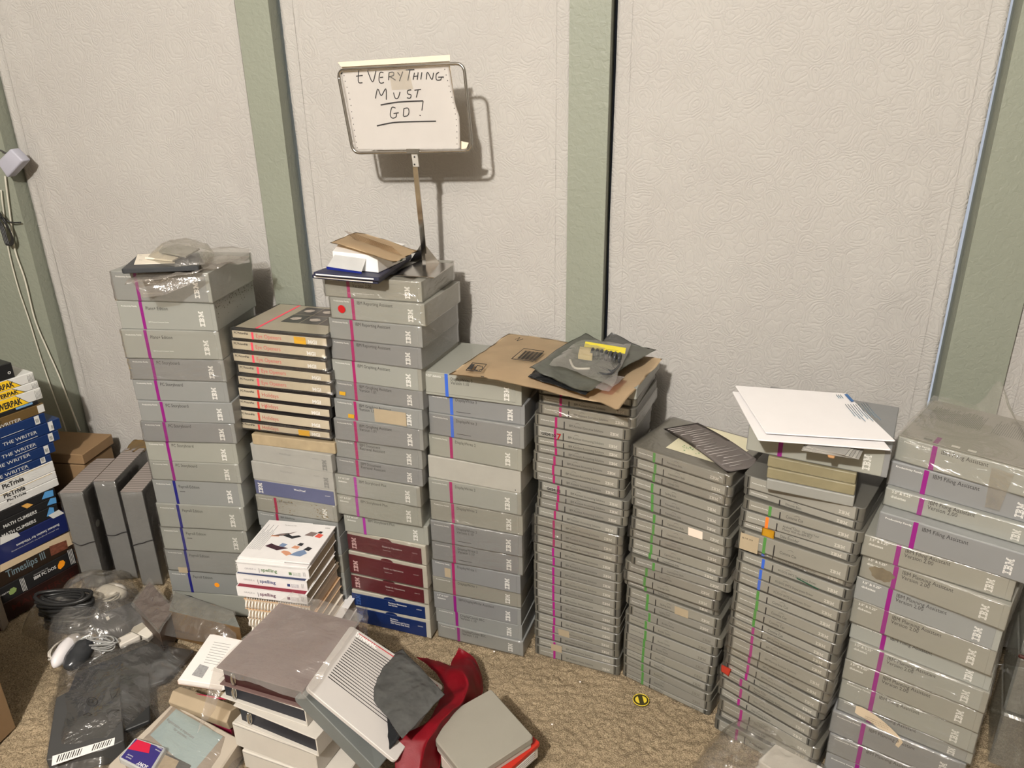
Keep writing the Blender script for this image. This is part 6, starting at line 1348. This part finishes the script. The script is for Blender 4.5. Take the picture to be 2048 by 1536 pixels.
for k, (u_, v_, ro) in enumerate(((168, 1205, .5), (222, 1186, .3))):
    c = pz(u_, v_, .062); t = empty('computer_mouse', (0, 0, 0), 0, ['beige wired mouse in the clear bag, left of its twin', 'beige wired mouse in the clear bag, right of its twin'][k], 'mouse', 'mice in the clear bag')
    lump('mouse_body', c, .040, .028, .024, MOUSE, t, ro, k); link('cord', coilset(c + Vector((.006, -.016, .004)), .030, .016, 4, .0021, CORD, k, ro), CORD, t)
c = pz(120, 1240, .045); t = link('black_cord_bundle', coilset(pz(142, 1250, .03), .066, .026, 15, .0048, CB, 5, .25), CB); tag(t, 'thick bundle of looped black cables at the left of the clear bag', 'cables'); t['kind'] = 'stuff'
qd = [tuple(pz(*p, .062)[:2]) for p in ((180, 1234), (266, 1202), (288, 1228), (200, 1272))]
t = empty('power_supply', (0, 0, 0), 0, 'black power brick with tiny white label in the clear bag', 'power supply'); prism('brick_body', qd, .022, .062, mat('black_brick', (.035, .037, .045), .4), t, .003, .005)
prism('white_label', [tuple(pz(*p, .0625)[:2]) for p in ((211, 1235), (217, 1232), (220, 1238), (214, 1241))], .0622, .0628, PAPER, t, 0)
c = pz(128, 1305, .035); t = empty('handset', (0, 0, 0), 0, 'white and black rounded device at the lower left of the clear bag', 'device')
A_, B_ = pz(112, 1330, .045), pz(152, 1272, .055); ctr = (A_ + B_) / 2; rt_ = math.atan2((B_ - A_).y, (B_ - A_).x)
lump('white_shell', ctr, (B_ - A_).length * .62, .018, .022, mat('white_plastic', (.70, .67, .68), .35), t, rt_, 3); lump('black_shell', ctr + Vector((.034, .004, -.004)), (B_ - A_).length * .62, .026, .022, ESD2, t, rt_, 4)
link('cord', coilset(ctr + Vector((-.02, .0, -.006)), .034, .014, 5, .0021, CORD, 9, rt_), CORD, t)
t = link('cable_bundle', coilset(pz(205, 1290, .05), .036, .012, 7, .0020, mat('grey_cord', (.25, .25, .24), .4), 12, .15), mat('grey_cord', (.25, .25, .24), .4)); tag(t, 'tied bundle of thin grey cable lying on the dark bagged items', 'cable')
t = empty('connector', (0, 0, 0), 0, 'small beige serial connector with metal plug among the bagged cables', 'connector'); prism('shell', [tuple(pz(*p, .05)[:2]) for p in ((232, 1278), (262, 1262), (280, 1270), (240, 1290))], .036, .050, MOUSE, t, .002, .003); prism('metal_plug', [tuple(pz(*p, .05)[:2]) for p in ((214, 1272), (222, 1268), (228, 1282), (220, 1286))], .038, .052, CHROME, t, .001)
cr_ = prism('cream_card', [tuple(pz(*p, .04)[:2]) for p in ((262, 1262), (282, 1232), (312, 1262), (296, 1278))], .030, .042, mat('cream_plastic', (.70, .66, .58), .5), None, .001); tag(cr_, 'cream coloured case corner between the bags', 'case')
b1 = bag('clear_bag', [tuple(pz(*p, .01)[:2]) for p in ((40, 1265), (95, 1225), (160, 1165), (262, 1150), (300, 1215), (322, 1270), (285, 1300), (150, 1350), (100, 1325), (88, 1280))], .003, .098, CLEAR, None, 601, .014, 12, 28); tag(b1, 'big crumpled clear bag full of mice, cables and adapters at lower left', 'bag')
# data switch carton
t = empty('switch_carton', (0, 0, 0), 0, 'bagged brown carton lettered along its front, lying by the tall left stack', 'box')
zt_ = .115; OCH = mat('ochre_cardboard', C(104, 80, 50), .6, var=.12, scale=20)
cq = [tuple(pz(*p, .088)[:2]) for p in ((338, 1222), (480, 1256), (466, 1224), (350, 1184))]
prism('carton_body', cq, .004, .088, OCH, t, .002); prism('grey_sleeve', cq, .0882, .0905, mat('grey_green_sleeve', (.16, .165, .15), .35, var=.3, scale=60), t, .0005)
fa_, fb2_ = Vector((*cq[0], 0)), Vector((*cq[1], 0)); fd = (fb2_ - fa_).normalized(); fn = Vector((fd.y, -fd.x, 0))
lt = letter('DATA SWITCH', mat('ink_dark_brown', C(50, 30, 14), .6), t, *(fa_ + fd * .006 + fn * .0012 + Vector((0, 0, .030))), .0065, width=.052, name='title_lettering'); lt.rotation_euler = (math.pi / 2, 0, math.atan2(fd.y, fd.x))
boxo('tape_band', mat('brown_tape', C(90, 64, 34), .3), t, 0, 0, 0, 0, 0, 0, 0) if False else None
t = empty('mauve_carton', (0, 0, 0), 0, 'small box with mauve-brown lid in clear film, left of the bagged brown carton', 'box')
mq = [tuple(pz(*p, .085)[:2]) for p in ((268, 1206), (299, 1163), (347, 1217), (317, 1258))]
prism('carton_body', mq, .004, .083, mat('dark_carton_side', C(70, 56, 46), .5), t, .002); prism('mauve_lid', mq, .0832, .0855, mat('mauve_end_board', C(92, 72, 66), .45, var=.15, scale=50), t, .0006)
mf = sheet('clear_bag', [pz(262, 1210, .092), pz(318, 1266, .092), pz(352, 1218, .092), pz(298, 1156, .092)], CLEAR, None, 30, 30, .006, 22, 615, edge=.5); tag(mf, 'clear film stretched over the mauve-lidded box', 'plastic')
sb_ = sheet('clear_bag', [P3(322, 1270, .05), P3(474, 1296, .05), P3(470, 1222, .095), P3(345, 1182, .098)], CLEAR, None, 50, 34, .006, 14, 611, edge=.4, dome=.02); tag(sb_, 'clear bag stretched over the brown switch carton', 'bag')
bk = sheet('black_bag', [P3(345, 1205, .03), P3(452, 1262, .004), P3(438, 1212, .02), P3(352, 1176, .05)], ESD2, None, 30, 20, .006, 14, 612, .001, edge=.6, dome=.02); tag(bk, 'black plastic bag bunched at the foot of the tall left stack', 'bag')
cl_ = lump('chrome_clasp', pz(402, 1262, .035), .012, .008, .008, CHROME, None, .5, 2); tag(cl_, 'shiny metal clasp on the bagged brown carton', 'clasp')
# dark grey bagged cards with barcode strip
DG = mat('dark_grey_card', (.055, .055, .055), .45, var=.1, scale=12)
z_ = .045
for k, (pts, m_, lb) in enumerate((([(92, 1520), (112, 1395), (160, 1370), (240, 1385), (248, 1480), (205, 1500)], DG, 'large dark grey packet with striped barcode strip, front left of the bagged heap'), ([(238, 1350), (298, 1345), (300, 1440), (232, 1468)], mat('darker_card', (.022, .023, .024), .4), 'near-black packet right of the barcode packet in the bag'), ([(152, 1345), (300, 1285), (388, 1300), (330, 1360), (240, 1390), (130, 1400)], DG, 'dark grey packet behind the barcode packet in the bag'))):
    zz = z_ - k * .012 if k < 2 else .018
    o_ = prism('dark_packet', [tuple(pz(*p, zz)[:2]) for p in pts], zz - (.010 if k else .040), zz, m_, None, .0015, .003); tag(o_, lb, 'packet', 'dark packets in the bag')
    if k == 0:
        zz2 = zz + .0006; q = [pz(*p, zz2) for p in ((103, 1532), (105, 1512), (230, 1475), (228, 1490))]; polyflat('barcode_strip', q, PAPER, o_)
        for j in range(22):
            s = .08 + j * .04
            if 9 < j < 14: continue
            a = q[0].lerp(q[3], s).lerp(q[1].lerp(q[2], s), .2); b_ = q[0].lerp(q[3], s + .03).lerp(q[1].lerp(q[2], s + .03), .85)
            link('bar', tube_me([[a + Vector((0, 0, .0004)), b_ + Vector((0, 0, .0004))]], .0007 if j % 2 else .0011, 4), BLACK, o_)
        def ringp(u_, v_, ru, rv, sq=1): return [pz(u_ + ru * math.cos(a), v_ + rv * math.sin(a), zz) + Vector((0, 0, .012)) for a in [i * math.pi / 10 for i in range(21)]]
        PR = BLACK
b2 = bag('grey_bag', [tuple(pz(*p, .012)[:2]) for p in ((84, 1560), (98, 1400), (120, 1340), (230, 1300), (330, 1268), (392, 1300), (388, 1360), (350, 1400), (262, 1480), (205, 1545))], .003, .062, SMOKE, None, 621, .007, 10, 26); tag(b2, 'large smoky clear bag over dark packets with printed recycling marks', 'bag')
def onb(u_, v_, z=.0665): return pz(u_, v_, z)
mk_ = [[onb(184 + 11 * math.cos(a), 1403 + 8.5 * math.sin(a)) for a in [i * math.pi / 10 for i in range(21)]], [onb(181 + 5 * math.cos(a), 1402 + 3.5 * math.sin(a)) for a in [i * math.pi / 6 for i in range(13)]],
       [onb(*p) for p in ((219, 1378), (224, 1374), (234, 1377))], [onb(*p) for p in ((236, 1380), (232, 1390), (226, 1396))], [onb(*p) for p in ((223, 1395), (220, 1386), (218, 1380))], [onb(*p) for p in ((166, 1430), (176, 1425), (184, 1429), (172, 1432), (166, 1430))], [onb(*p) for p in ((214, 1427), (224, 1420), (238, 1420), (228, 1425))],
       [onb(*p, z=.06) for p in ((322, 1290), (328, 1294), (336, 1290), (334, 1298), (326, 1297), (322, 1290))]]
mo = link('printed_marks', tube_me(mk_, .0007, 4), BLACK, b2)
letter('PE', BLACK, b2, *onb(211, 1398), .006, ax='top', rot=1.9, name='mark_lettering')
# white letters pack and cardboard tube
zz = .105; t = empty('mail_bundle', (0, 0, 0), 0, 'bundle of white window envelopes with red stripe, left of the binder heap', 'envelopes')
for k in range(4):
    q_ = [tuple(pz(*p, zz - k * .012)[:2]) for p in ((357 - k, 1358 + k), (420 + k * 3, 1268), (492, 1282), (448 - k * 2, 1372 + k))]
    prism('white_envelope', q_, zz - k * .012 - .011, zz - k * .012, PAPER if k != 3 else mat('pink_cream_paper', C(224, 190, 168), .6), t, .0008)
polyflat('window', [pz(*p, zz + .0006) for p in ((383, 1350), (400, 1328), (418, 1334), (404, 1356))], mat('window_grey_print', C(150, 150, 150), .3, var=.3, scale=200), t)
for k in range(9): link('text_line', tube_me([[pz(428 + k * 1.5 - k * 4, 1284 + k * 5, zz + .0006), pz(462 - k * 3.2, 1290 + k * 5, zz + .0006)]], .0004, 4), GREYINK, t)
fa, fb_ = pz(357, 1358, zz), pz(448, 1372, zz)
boxz = zz - .0335
link('red_stripe', tube_me([[Vector((fa.x, fa.y - .002, boxz)), Vector((fb_.x, fb_.y - .002, boxz))]], .0022, 5), mat('claret_ink', C(150, 30, 60), .5), t)
lt = letter('CLEAR RECENT EXAMPLE COMPUTERS', mat('ink_brick', C(180, 90, 70), .6), t, fa.x + .005, fa.y - .003, boxz - .012, .005, width=.08, name='printed_lettering'); lt.rotation_euler = (math.pi / 2, math.pi, math.atan2(fb_.y - fa.y, fb_.x - fa.x)); lt.location.x += .08; lt.location.z += .004
ct = empty('cardboard_tube', (0, 0, 0), 0, 'flattened tan cardboard tube in front of the white envelopes', 'tube')
A_, B_ = pz(352, 1395, .055), pz(468, 1436, .055); dd = (B_ - A_).normalized(); up_ = Vector((0, 0, 1)); sd_ = dd.cross(up_)
bm = bmesh.new(); rr_ = []
for p in (A_, B_):
    rr_.append([bm.verts.new(p + sd_ * .022 * math.cos(a) + up_ * .024 * math.sin(a)) for a in [k * math.pi / 3 + .3 for k in range(6)]])
for k in range(6): bm.faces.new((rr_[0][k], rr_[0][(k + 1) % 6], rr_[1][(k + 1) % 6], rr_[1][k]))
bm.faces.new(rr_[0][::-1]); bm.faces.new(rr_[1]); bmesh.ops.recalc_face_normals(bm, faces=bm.faces[:]); bevel(bm, .002, 2); link('tube_body', done(bm), mat('tan_board', C(158, 142, 118), .7, var=.1, scale=20), ct)
pb_ = prism('claret_book', [tuple(pz(*p, .028)[:2]) for p in ((372, 1430), (395, 1405), (478, 1440), (462, 1462))], .004, .030, mat('claret_cover', C(120, 22, 50), .4), None, .001); tag(pb_, 'thin claret book edge beneath the tan cardboard tube', 'book')
# bagged box with blue card, diskettes
zz = .050; t = empty('diskette_tray', (0, 0, 0), 0, 'shallow bagged beige box holding a pale blue printed card at the bottom left', 'box')
prism('tray_body', [tuple(pz(*p, zz)[:2]) for p in ((215, 1530), (345, 1405), (482, 1478), (400, 1600), (230, 1650))], .003, zz, mat('beige_box_plastic', C(176, 166, 152), .4, var=.04), t, .003, .006)
bl_ = [pz(*p, zz + .0008) for p in ((300, 1470), (352, 1418), (446, 1473), (385, 1545))]
cdp = polyflat('blue_card', bl_, mat('pale_blue_card_print', C(176, 206, 214), .6, var=.03), t)
dv = (bl_[2] - bl_[1]).normalized(); ang = math.atan2(dv.y, dv.x)
p_ = pz(332, 1440, zz + .0014); letter('Registration is important', GREYINK, cdp, *p_, .0058, ax='top', rot=ang - .05, width=.088, name='card_lettering')
p_ = pz(346, 1459, zz + .0014); letter('for scanners...', GREYINK, cdp, *p_, .0058, ax='top', rot=ang - .05, width=.046, name='card_lettering')
zz2 = zz + .012; t2 = empty('diskette_case', (0, 0, 0), 0, 'clear-edged diskette pack with red and violet label at the bottom left', 'diskette pack')
qq = [(236, 1515), (270, 1474), (332, 1494), (300, 1548)]
prism('clear_box', [tuple(pz(*p, zz2 + .004)[:2]) for p in qq], zz + .001, zz2 + .004, mat('frosted_plastic', (.40, .41, .41), .25, coat=.4), t2, .002, .004)
ins = lambda s, tt: pz(*[qq[0][i] * (1 - s) * (1 - tt) + qq[3][i] * s * (1 - tt) + qq[2][i] * s * tt + qq[1][i] * (1 - s) * tt for i in (0, 1)], zz2 + .0048)
polyflat('violet_label', [ins(.06, .06), ins(.94, .06), ins(.94, .93), ins(.06, .93)], mat('violet_label', C(52, 44, 110), .35), t2)
def lift(p, d): return p + Vector((0, 0, d))
polyflat('red_triangle', [lift(ins(.06, .45), .0006), lift(ins(.12, .93), .0006), lift(ins(.55, .93), .0006), lift(ins(.66, .60), .0006)], mat('label_crimson', C(190, 28, 60), .35), t2)
dq = ins(.94, .06) - ins(.06, .06); an = math.atan2(dq.y, dq.x)
letter('SONY', mat('bright_white_print', (.85, .84, .82), .4), t2, *lift(ins(.86, .20), .001), .0072, ax='top', rot=an + math.pi, width=.026, bold=.02, name='brand_lettering')
for k in range(2): letter('Formatted 2HD', mat('bright_white_print', (.85, .84, .82), .4), t2, *lift(ins(.34, .28 - k * .1), .001), .0026, ax='top', rot=an + math.pi, width=.014, name='small_lettering'); letter('10 diskettes', mat('bright_white_print', (.85, .84, .82), .4), t2, *lift(ins(.95, .90 - k * .1), .001), .0026, ax='top', rot=an + math.pi, width=.014, name='small_lettering')
o_ = prism('black_diskette', [tuple(pz(*p, zz + .004)[:2]) for p in ((300, 1530), (322, 1500), (382, 1530), (350, 1580))], zz + .001, zz + .004, mat('diskette_black', (.02, .02, .02), .4), None, .0006); tag(o_, 'black diskette with worn cream label beside the red and violet pack', 'diskette')
polyflat('worn_label', [pz(*p, zz + .0048) for p in ((300, 1526), (318, 1504), (358, 1522), (340, 1556))], mat('worn_cream_label', C(186, 170, 140), .6, var=.2, scale=90), o_)
b3 = bag('clear_bag', [tuple(pz(*p, .02)[:2]) for p in ((206, 1545), (348, 1392), (494, 1478), (480, 1530), (420, 1640), (240, 1680))], .003, .062, CLEAR2, None, 631, .003, 9, 24); tag(b3, 'milky clear bag around the beige box with the pale blue card', 'bag')
